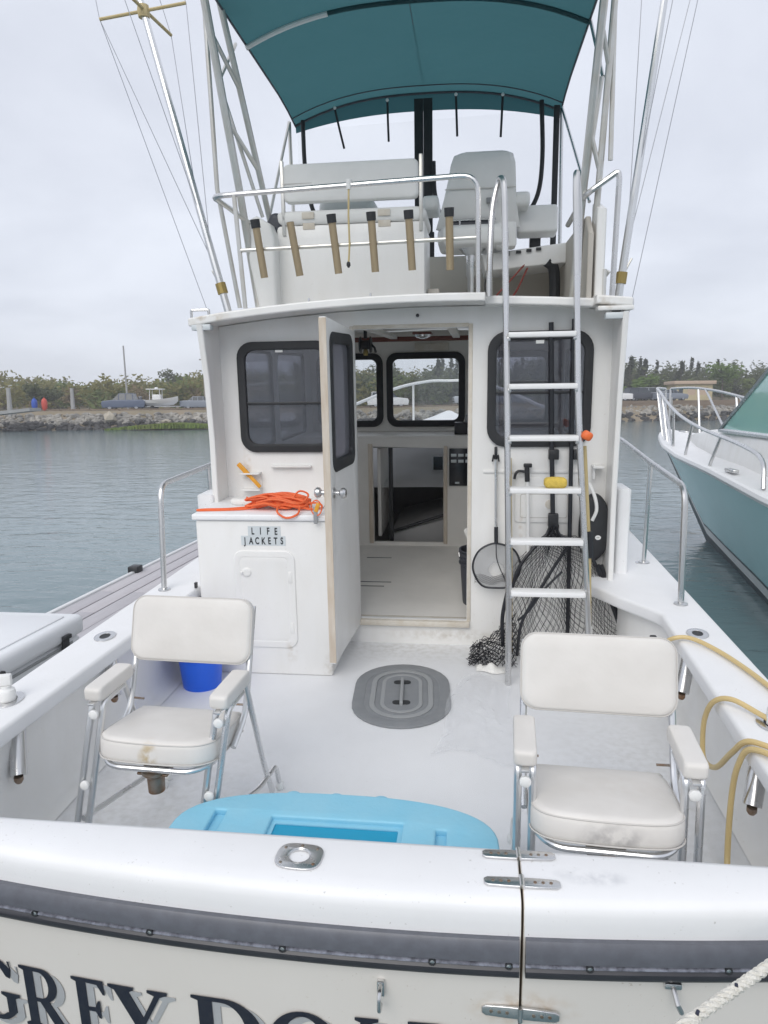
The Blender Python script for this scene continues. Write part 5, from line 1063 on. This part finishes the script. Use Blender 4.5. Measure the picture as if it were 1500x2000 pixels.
# pale blue moulded tub behind the transom
tub = thing('moulded_tub', 'pale sky blue moulded plastic tub with recessed lid behind the transom', 'tub', on_boat(T((-.07, -2.437, 0))))
ol = oval(0, 0, .49, .205, 56, 2.5)
G().loft([[(p[0] * k, p[1] * k, z) for p in ol] for k, z in ((.90, .0), (.93, .06), (.975, .235), (1.0, .25), (1.003, .275), (.995, .292))]).build('body', 'sky_blue_plastic', tub)
ii = [rrect(-.20, -.15, .215, .085, .012), rrect(-.385, -.09, -.335, .10, .012), rrect(.30, -.10, .345, .065, .012)]
lid = G().slab([[(p[0] * .985, p[1] * .985) for p in ol]] + ii, .024, T((0, 0, .302)), bev=.007, res=3).build('lid', 'sky_blue_plastic', tub)
G().slab([rrect(-.21, -.155, .222, .09, .012), rrect(-.180, -.14, .195, .060, .006)], .004, T((0, 0, .298))).build('recess_step', 'sky_blue_plastic', lid)
G().slab([rrect(-.21, -.155, .222, .09, .012)], .004, T((0, 0, .2935))).build('recess_floor', 'deep_blue_plastic', lid)
for x0, x1 in ((-.39, -.33), (.295, .35)): G().slab([rrect(x0, -.10, x1, .105, .012)], .004, T((0, 0, .292))).build('grip_slot', 'sky_blue_plastic', lid)
for x in (-.16, -.02, .125):
    G().lathe([(.030, 0), (.026, .008), (.012, .013), (.002, .014)], 14, T((x, .196, .298))).build('lid_knob', 'sky_blue_plastic', lid)

# buckets
def bucket(name, label, x, y, z, r, h, m, ribs):
    t = thing(name, label, 'bucket', on_boat(T((x, y, z))))
    pr = [(r * .84, 0), (r * .86, .01)]
    pr += [(r * .98, h * .72)]
    for k in range(ribs): z0 = h * (.74 + .09 * k); pr += [(r * 1.05, z0), (r * 1.06, z0 + h * .03), (r * .99, z0 + h * .035)]
    pr += [(r * 1.05, h * .985), (r * 1.05, h), (r * .98, h), (r * .95, h * .9), (r * .82, .02), (0.002, .02)]
    G().lathe(pr, 32, cap=False).build('body', m, t)
    G().tube([(r * 1.06 * math.cos(a), r * 1.06 * math.sin(a) * .35 - r * .9 * math.sin(a) * .9, h * .93 - .10 * math.sin(a)) for a in [math.pi * i / 14 for i in range(15)]], .0028, 6).build('bail', 'stainless', t)
    return t
bucket('bucket', 'bright blue plastic bucket on the sole in front of the locker', -1.09, -.835, 0, .118, .24, 'blue_bucket', 1)
bk_ = bucket('bucket', 'dark charcoal bucket just inside the cabin doorway', .395, .22, .14, .130, .36, 'dark_bucket', 3)
bb = G().pad(rrect(-.022, -.12, .022, .10, .018), .026, .010, on_boat(T((.345, .20, .55)) @ RY(-24) @ XZ)).build('scrub_brush', 'cloth_white')
tag(bb, 'white brush handle sticking up out of the dark bucket', 'brush')

# orange line heaped on the locker
def heap():
    g = G(); rnd = random.Random(5)
    pts = []
    for k in range(24):
        x0 = -.84 + rnd.uniform(-.05, .04); x1 = -.65 + rnd.uniform(-.06, .07); y = -.52 + rnd.uniform(-.07, .07); z = .910 + .045 * rnd.random() * (1 - abs(k - 12) / 16)
        pts += [(x0, y + .02, z), ((x0 + x1) / 2, y + rnd.uniform(-.03, .02), z + .022 + rnd.uniform(-.01, .015)), (x1, y - .01, z + .004), (x1 + .035, y + .035, z + .006), ((x0 + x1) / 2 + .03, y + .055, z + .026)]
    g.tube(smooth_path(pts, 5), .0062, 6)
    g.tube(smooth_path([(-.83, -.55, .915), (-.90, -.58, .909), (-.99, -.60, .908), (-1.07, -.61, .908), (-1.14, -.62, .909), (-1.10, -.59, .908), (-.98, -.57, .908), (-.86, -.53, .912)], 6), .0062, 6)
    g.tube(smooth_path([(-.60, -.52, .93), (-.50, -.50, .93), (-.47, -.54, .912), (-.53, -.58, .912), (-.60, -.56, .93)], 6), .0058, 6)
    g.tube(smooth_path([(-.64, -.53, .95), (-.60, -.50, .995), (-.55, -.50, .975), (-.58, -.54, .93)], 6), .0058, 6)
    g.tube(smooth_path([(-.69, -.62, .935), (-.67, -.70, .915), (-.62, -.712, .890), (-.565, -.70, .908), (-.57, -.62, .93)], 6), .0058, 6)
    g.tube(smooth_path([(-.90, -.50, .96), (-.86, -.49, .935), (-.80, -.50, .96), (-.72, -.50, .955)], 6), .0058, 6)
    return g
o = heap().build('rope_heap', 'orange_rope', M=on_boat()); tag(o, 'heap of bright orange rope on top of the life jacket locker', 'rope')
o = G().pad(rrect(-.09, -.05, .09, .05, .04), .035, .016, on_boat(T((-.93, -.40, .903)))).build('folded_cloth', 'cloth_white'); tag(o, 'folded pale cloth behind the orange rope on the locker', 'cloth')
# yellow handled tool through the rack
t = thing('hand_tool', 'yellow orange handled tool stuck slantwise through the white rack on the bulkhead', 'tool', on_boat())
G().box(-.014, -.006, -.055, .014, .006, .045, .004, M=T((-1.002, -.215, 1.075)) @ RY(-42)).build('handle', 'yellow_tool', t)
G().box(-.011, -.005, -.05, .011, .005, .05, .003, M=T((-.938, -.215, 1.005)) @ RY(-42)).build('sheath', 'yellow_tool', t)
# keys with floats hanging on the door knob
t = thing('key_bunch', 'bunch of keys with coloured floats hanging from the open door knob', 'keys', on_boat(T((-.425, -.70, 1.0))))
G().tube([(.022 * math.cos(a) - .01, -.01, -.02 + .04 * math.sin(a)) for a in [2 * math.pi * i / 16 for i in range(16)]], .002, 6, True).build('ring', 'stainless', t)
G().box(-.052, -.018, -.14, -.030, -.006, -.05, .005).build('key_fob', 'hatch_ring', t)
G().box(-.022, -.02, -.085, .0, -.008, -.035, .005, M=RY(20)).build('float', 'yellow_tool', t)
G().tube([(-.035 + .028 * math.cos(a), -.014, -.055 + .04 * math.sin(a)) for a in [2 * math.pi * i / 18 for i in range(18)]], .0035, 6, True).build('cord', 'orange_rope', t)

# ladder oddments
o = G().pad(rrect(-.056, -.035, .056, .035, .02), .050, .018, on_boat(T((.755, -.615, 1.041)) @ RZ(3)), puff=.004).build('sponge', 'yellow_sponge'); tag(o, 'yellow boat sponge resting on a ladder tread', 'sponge')
o = G().pad(oval(0, 0, .028, .020, 16), .045, .016, on_boat(T((.895, -.59, 1.28)) @ RY(30))).build('rubber_glove', 'orange_plastic'); tag(o, 'small orange rubber scrap tucked against the starboard ladder rail', 'glove')

# landing nets, gaff and poles along the bulkhead
def netting(fn, nu, nv, r):
    g = G(); P = {}
    for i in range(nu + 1):
        for j in range(nv + 1):
            if (i + j) % 2 == 0: P[i, j] = Vector(fn(i / nu, j / nv))
    for (i, j), p in P.items():
        for d in ((1, 1), (1, -1)):
            q = P.get((i + d[0], j + d[1]))
            if q is None: continue
            t = q - p
            if t.length < 1e-5: continue
            u = t.orthogonal().normalized() * r; w = t.normalized().cross(u)
            a = [p + u, p - u * .5 + w * .87, p - u * .5 - w * .87]; b = [v + t for v in a]
            g.add(a + b, [(0, 1, 4, 3), (1, 2, 5, 4), (2, 0, 3, 5)])
    return g
bn = thing('landing_net', 'large black landing net hung head down behind the ladder', 'net', on_boat())
G().tube([(.755, -.195, 1.875), (.778, -.20, 1.2), (.795, -.215, .78)], .0135, 10).build('handle', 'net_frame', bn)
G().box(.768, -.235, .745, .824, -.195, .825, .006).build('yoke', 'black_plastic', bn)
LA = smooth_path([(.785, -.215, .76), (.76, -.225, .70), (.70, -.24, .64), (.60, -.27, .50), (.555, -.30, .30), (.545, -.32, .10), (.55, -.33, .03)], 5)
RA = smooth_path([(.808, -.215, .76), (.835, -.225, .70), (.90, -.24, .67), (1.00, -.27, .60), (1.09, -.30, .40), (1.165, -.33, .20), (1.185, -.34, .06)], 5)
for arm in (LA, RA): G().tube(arm, .0095, 8).build('hoop', 'net_frame', bn)
G().tube(smooth_path([(.90, -.24, .67), (.80, -.31, .54), (.70, -.36, .38), (.62, -.38, .22), (.60, -.38, .03)], 5), .009, 8).build('hoop', 'net_frame', bn)
G().tube(smooth_path([(.60, -.38, .24), (.66, -.38, .30), (.74, -.37, .42), (.84, -.34, .52)], 5), .007, 8).build('hoop', 'net_frame', bn)
def pick(L, v): k = v * (len(L) - 1); i = min(int(k), len(L) - 2); return Vector(L[i]).lerp(Vector(L[i + 1]), k - i)
def bag(u, v):
    a, b = pick(LA, v), pick(RA, v); p = a.lerp(b, u); bul = math.sin(u * math.pi) * (.03 + .09 * v)
    n = math.sin(u * 17 + v * 9) * .012 + math.sin(v * 23 - u * 7) * .010
    return p + Vector((n, -bul + n, .4 * n))
netting(bag, 46, 44, .0013).build('netting', 'net_black', bn, smooth=0)
netting(lambda u, v: bag(u, v) + Vector((.012 * math.sin(9 * v + 5 * u), .05, .01)), 38, 36, .0013).build('netting', 'net_black', bn, smooth=0)
rn = random.Random(3); wob = [(rn.uniform(5, 16), rn.uniform(5, 16), rn.uniform(0, 6)) for _ in range(6)]
def pile(u, v, s=0):
    x = .33 + .26 * u; h = .22 * max(0, u - .02) ** 1.3 * (1 - v) ** 1.0; y = -.28 - .22 * v
    n = noise.noise(Vector((u * 4 + s, v * 4, s))) * .05 + noise.noise(Vector((u * 11, v * 11 + s, 2 * s))) * .022
    return (x + n * .6, y + n, .012 + max(0, h) + abs(n) * .9 + .012 * (1 - v))
for s in (0, 2.1, 4.4): netting(lambda u, v: pile(u, v, s), 20, 16, .0017).build('netting', 'net_black', bn, smooth=0)
for x0, x1, s in ((1.10, 1.19, 0), (1.12, 1.185, 2)):       # gathered folds at the right
    G().tube(smooth_path([(x0 - .06, -.29, .55), (x0, -.32, .40 - .02 * s), (x1 - .02, -.335, .22), (x1, -.345, .05)], 5), .010, 6).build('netting_fold', 'net_black', bn)
G().tube(smooth_path([(.545, -.345, .42), (.515, -.36, .25), (.52, -.37, .08)], 5), .011, 6).build('netting_fold', 'net_black', bn)
for x in (.79, .925):
    c = G().box(x - .028, -.215, 1.13, x + .028, -.172, 1.185, .004); c.build('pole_clip', 'black_plastic', aft)
sn = thing('dip_net', 'small grey dip net with pale handle hanging left of the ladder', 'net', on_boat())
G().tube([(.470, -.20, 1.13), (.477, -.205, .70)], .0085, 10).build('handle', 'aluminium', sn)
G().tube([(.477, -.205, .74), (.479, -.207, .64)], .0115, 10).build('grip', 'net_frame', sn)
hl = [(.45, -.21, .640), (.385, -.22, .605), (.350, -.225, .54), (.352, -.225, .47), (.40, -.23, .395), (.48, -.23, .382), (.56, -.23, .395), (.612, -.225, .47), (.615, -.225, .54), (.58, -.22, .61), (.505, -.21, .64)]
hoop = smooth_path(hl, 4, True); G().tube(hoop, .006, 8, True).build('hoop', 'net_frame', sn)
cc = sum((Vector(p) for p in hoop), Vector()) / len(hoop); g = G(); rings = []
for k, d in ((1, 0), (.97, .03), (.85, .07), (.6, .10), (.3, .115)): rings.append([cc + (Vector(p) - cc) * k + Vector((0, d * .3 - .03 * (1 - k), -.25 * d)) for p in hoop])
g.loft(rings, caps=False); g.build('mesh_bag', 'net_bag', sn, smooth=60)
netting(lambda u, v: cc + Vector(((u - .5) * .25, -.02 - .02 * math.sin(u * 9), -.105 + .05 * v + .012 * math.sin(u * 11))), 30, 8, .001).build('netting', 'net_black', sn, smooth=0)
G().tube(smooth_path([(.478, -.215, .64), (.485, -.235, .55), (.53, -.235, .44), (.56, -.232, .40)], 5), .003, 6).build('seam', 'net_frame', sn)
hk_ = G(); hk_.tube(smooth_path([(.452, -.19, 1.118), (.458, -.20, 1.155), (.466, -.19, 1.13), (.47, -.178, 1.16), (.474, -.19, 1.13), (.482, -.20, 1.155), (.488, -.19, 1.118)], 4), .005, 6); hk_.box(.462, -.195, 1.14, .478, -.171, 1.20, .003); hk_.build('net_hook', 'black_plastic', aft)
gf = thing('gaff', 'pale pole with black hooked pistol grip hanging behind the ladder', 'gaff', on_boat())
G().tube([(.648, -.205, 1.02), (.665, -.215, .5), (.672, -.22, .10)], .0105, 10).build('shaft', 'white_plastic', gf)
G().tube([(.644, -.20, 1.09), (.648, -.205, 1.005)], .0145, 10).build('grip', 'black_plastic', gf)
G().tube(smooth_path([(.645, -.205, 1.06), (.60, -.21, 1.065), (.582, -.21, 1.05), (.575, -.21, 1.02)], 5), .008, 8).build('hook', 'black_plastic', gf)
G().box(.625, -.215, 1.085, .672, -.19, 1.108, .006).build('pommel', 'black_plastic', gf)
o = G().tube([(.545, -.215, 1.14), (.560, -.26, .5), (.568, -.30, .02)], .0125, 10).build('wooden_pole', 'bare_pole', M=on_boat()); tag(o, 'thin brown wooden pole standing just behind the port ladder rail', 'pole')
mp = thing('deck_mop', 'pale yellow pole with dark grip leaning right of the ladder', 'pole', on_boat())
G().tube([(.905, -.52, 1.24), (.945, -.55, .70), (.965, -.56, .18)], .0125, 10).build('shaft', 'bare_pole', mp)
G().tube([(.942, -.552, .80), (.952, -.556, .66)], .0175, 10).build('grip', 'net_frame', mp)
G().tube([(.961, -.56, .28), (.965, -.56, .18)], .017, 10).build('ferrule', 'white_plastic', mp)
G().tube([(.965, -.56, .18), (.967, -.56, .14)], .015, 10).build('threaded_end', 'brass_patina', mp)
o = G().tube([(.875, -.20, 1.89), (.885, -.20, 1.2), (.90, -.21, .1)], .012, 10).build('boat_hook', 'net_frame', M=on_boat()); tag(o, 'dark boat hook pole standing behind the starboard ladder rail', 'boat hook')
# black bag with a white strap
bg = thing('gear_bag', 'black teardrop bag with white round print hanging right of the ladder', 'bag', on_boat())
tear = [(.0, .20), (.045, .185), (.085, .12), (.105, .02), (.10, -.07), (.07, -.14), (.02, -.19), (-.02, -.19), (-.055, -.13), (-.07, -.03), (-.065, .08), (-.04, .165)]
G().pad([(p.x, p.y) for p in smooth_path([(a, b, 0) for a, b in tear], 3, True)], .075, .03, T((1.005, -.20, .745)) @ XZ, puff=.012).build('body', 'black_rubber', bg)
G().tube(smooth_path([(.985, -.235, 1.0), (1.01, -.285, .93), (1.02, -.29, .86), (1.0, -.285, .80)], 5), .010, 8).build('strap', 'white_plastic', bg)
e = G().slab([oval(0, .014, .016, .013, 20), oval(0, .014, .007, .005, 16)], .001, T((1.035, -.288, .69)) @ XZ); e.box(-.003, .008, -.001, .003, .020, .0008, M=T((1.035, -.288, .69)) @ XZ); e.build('print', 'white_plastic', bg)
bh = G().box(1.005, -.215, 1.02, 1.018, -.172, 1.10, .003); bh.box(1.0, -.25, 1.085, 1.06, -.172, 1.098, .003); bh.build('bag_hook', 'white_plastic', aft)
# rag and clear film on the sole
o = G().grid(lambda u, v: (.37 + .18 * u, -.47 - .085 * v - .03 * u + .01 * math.sin(9 * u), .004 + .030 * math.sin(math.pi * v) * (1 + .5 * math.sin(14 * u + 3 * v)) * math.sin(math.pi * min(1, u * 1.1 + .05))), 22, 10).build('cleaning_rag', 'cloth_white', M=on_boat(), smooth=70); tag(o, 'crumpled white rag on the sole in front of the black netting', 'rag')
rn2 = random.Random(11); W2 = [(rn2.uniform(4, 22), rn2.uniform(4, 22), rn2.uniform(0, 6), rn2.uniform(.3, 1)) for _ in range(9)]
def film(u, v):
    n = noise.noise(Vector((u * 5 + 3, v * 9, 1))) * .016 + noise.noise(Vector((u * 13, v * 24 + 5, 4))) * .008
    x = .20 + .34 * u + .12 * (v - .3) * (1 - u) + .02 * math.sin(7 * v); y = -1.47 + .80 * v + .06 * math.sin(5 * u)
    return (x, y, .016 + abs(n) * 1.4 + .01 * math.sin(math.pi * u) * math.sin(math.pi * v))
o = G().grid(film, 44, 60).build('plastic_film', 'film_bag', M=on_boat(), smooth=30); tag(o, 'crumpled clear plastic bag lying on the sole between the hatch and the right chair', 'plastic bag')

# yellow hose
hp_ = [(.98, -2.48, .012), (1.10, -2.30, .012), (1.16, -2.12, .03), (1.175, -2.065, .12), (1.176, -2.06, .28), (1.175, -2.09, .40), (1.188, -2.14, .485), (1.245, -2.24, .506), (1.34, -2.38, .496), (1.41, -2.34, .494), (1.38, -2.12, .494), (1.29, -1.93, .500), (1.228, -1.85, .510), (1.188, -1.80, .475), (1.178, -1.755, .39), (1.18, -1.745, .29),
       (1.18, -1.78, .235), (1.178, -1.90, .28), (1.176, -2.03, .41), (1.195, -2.10, .490), (1.27, -2.17, .506), (1.39, -2.06, .494), (1.415, -1.80, .494), (1.395, -1.60, .494), (1.341, -1.38, .494), (1.265, -1.255, .500), (1.195, -1.235, .488), (1.165, -1.14, .41), (1.17, -1.02, .365)]
o = G().tube(smooth_path(hp_, 7), .0094, 10).build('garden_hose', 'hose_yellow', M=on_boat()); tag(o, 'tan yellow hose looped over the starboard side deck beside the right chair', 'hose')
bt = thing('spray_bottle', 'white bottle cap and neck standing in the port rod holder', 'bottle', on_boat(T((-1.345, -2.02, .482))))
G().lathe([(.030, 0), (.031, .03), (.028, .04), (.019, .046), (.019, .056)], 20).build('body', 'white_plastic', bt); G().box(-.025, -.012, .056, .022, .014, .098, .006, M=RZ(20)).build('cap', 'white_plastic', bt)
o = G().lathe([(.022, 0), (.023, .05), (.018, .06)], 18, on_boat(T((1.322, -1.965, .484)))).build('plastic_cup', 'white_plastic'); tag(o, 'white plastic cup standing in the starboard rod holder by the hose', 'cup')
# mooring line across the lower right corner
ml = thing('mooring_line', 'thick white braided mooring line across the starboard corner of the transom', 'rope', on_boat())
mpts = smooth_path([(1.40, -2.66, .52), (1.18, -2.82, .53), (.92, -2.98, .49), (.695, -3.12, .45), (.2, -3.43, .36)], 10)
g = G(); rr = .0064
L3 = len(mpts)
for k in range(3): 
    pl = []
    for i in range((L3 - 1) * 4 + 1):
        f = i / 4; p = pick(mpts, f / (L3 - 1)); q = pick(mpts, min(1, (f + .1) / (L3 - 1))); t = (q - p)
        t = t.normalized() if t.length > 1e-6 else Vector((-.6, -.7, -.2)); u = t.orthogonal().normalized(); u = (Vector((0, 0, 1)) - t * t.z).normalized(); w = t.cross(u); a = i * .8 + k * 2.094
        pl.append(p + (u * math.cos(a) + w * math.sin(a)) * .0053)
    g.tube(pl, rr, 7)
g.build('strands', 'rope_white', ml)
for i in range(4, 38, 4):
    p = pick(mpts, i / 40); q = pick(mpts, (i + .3) / 40); G().tube([p + Vector((0, 0, .0112)), q + Vector((.004, -.002, .0112))], .0034, 6).build('tracer', 'rope_fleck', ml)
# dark reel hung inside the cabin
rl_ = thing('fishing_reel', 'dark fishing reel hanging from the cabin deckhead inside the doorway', 'reel', on_boat(T((-.37, .55, 1.80))))
G().lathe([(.05, -.04), (.055, -.03), (.03, -.025), (.03, .025), (.055, .03), (.05, .04)], 18, RY(90)).build('spool', 'black_plastic', rl_)
G().tube([(.04, 0, 0), (.06, 0, -.02), (.07, -.02, -.05)], .008, 6).build('crank', 'black_plastic', rl_); G().tube([(0, 0, .04), (0, 0, .11)], .012, 8).build('foot', 'black_plastic', rl_); G().lathe([(.014, -.07), (.018, -.05), (.012, -.03)], 10).build('weight', 'brass_patina', rl_)
ins = thing('chart_plotter', 'black instrument box with grey dial on the cabin dashboard', 'instrument', on_boat(T((.30, 1.85, 1.085))))
G().box(-.11, -.06, 0, .09, .06, .10, .008).build('body', 'black_plastic', ins); G().lathe([(.04, 0), (.042, .06), (.03, .07)], 16, T((.02, 0, .10))).build('dial', 'hatch_ring', ins); G().box(.0, -.066, .03, .05, -.058, .06).build('dial_face', 'label_tape', ins)

# ------------------------------------------------------------------ sea air
hz = bpy.data.materials.new('sea_air'); hz.use_nodes = True; MATS['sea_air'] = hz; N = hz.node_tree.nodes; N.remove(N['Principled BSDF'])
pv = N.new('ShaderNodeVolumePrincipled'); pv.inputs['Color'].default_value = (.97, .98, 1.0, 1); pv.inputs['Density'].default_value = .0017; pv.inputs['Anisotropy'].default_value = .2
hz.node_tree.links.new(pv.outputs[0], N['Material Output'].inputs['Volume'])
o = G().box(-640, -340, -2.6, 640, 330, 16.5).build('haze', 'sea_air', smooth=0); o['kind'] = 'stuff'; tag(o, 'thin pale sea haze over the harbour', 'haze')
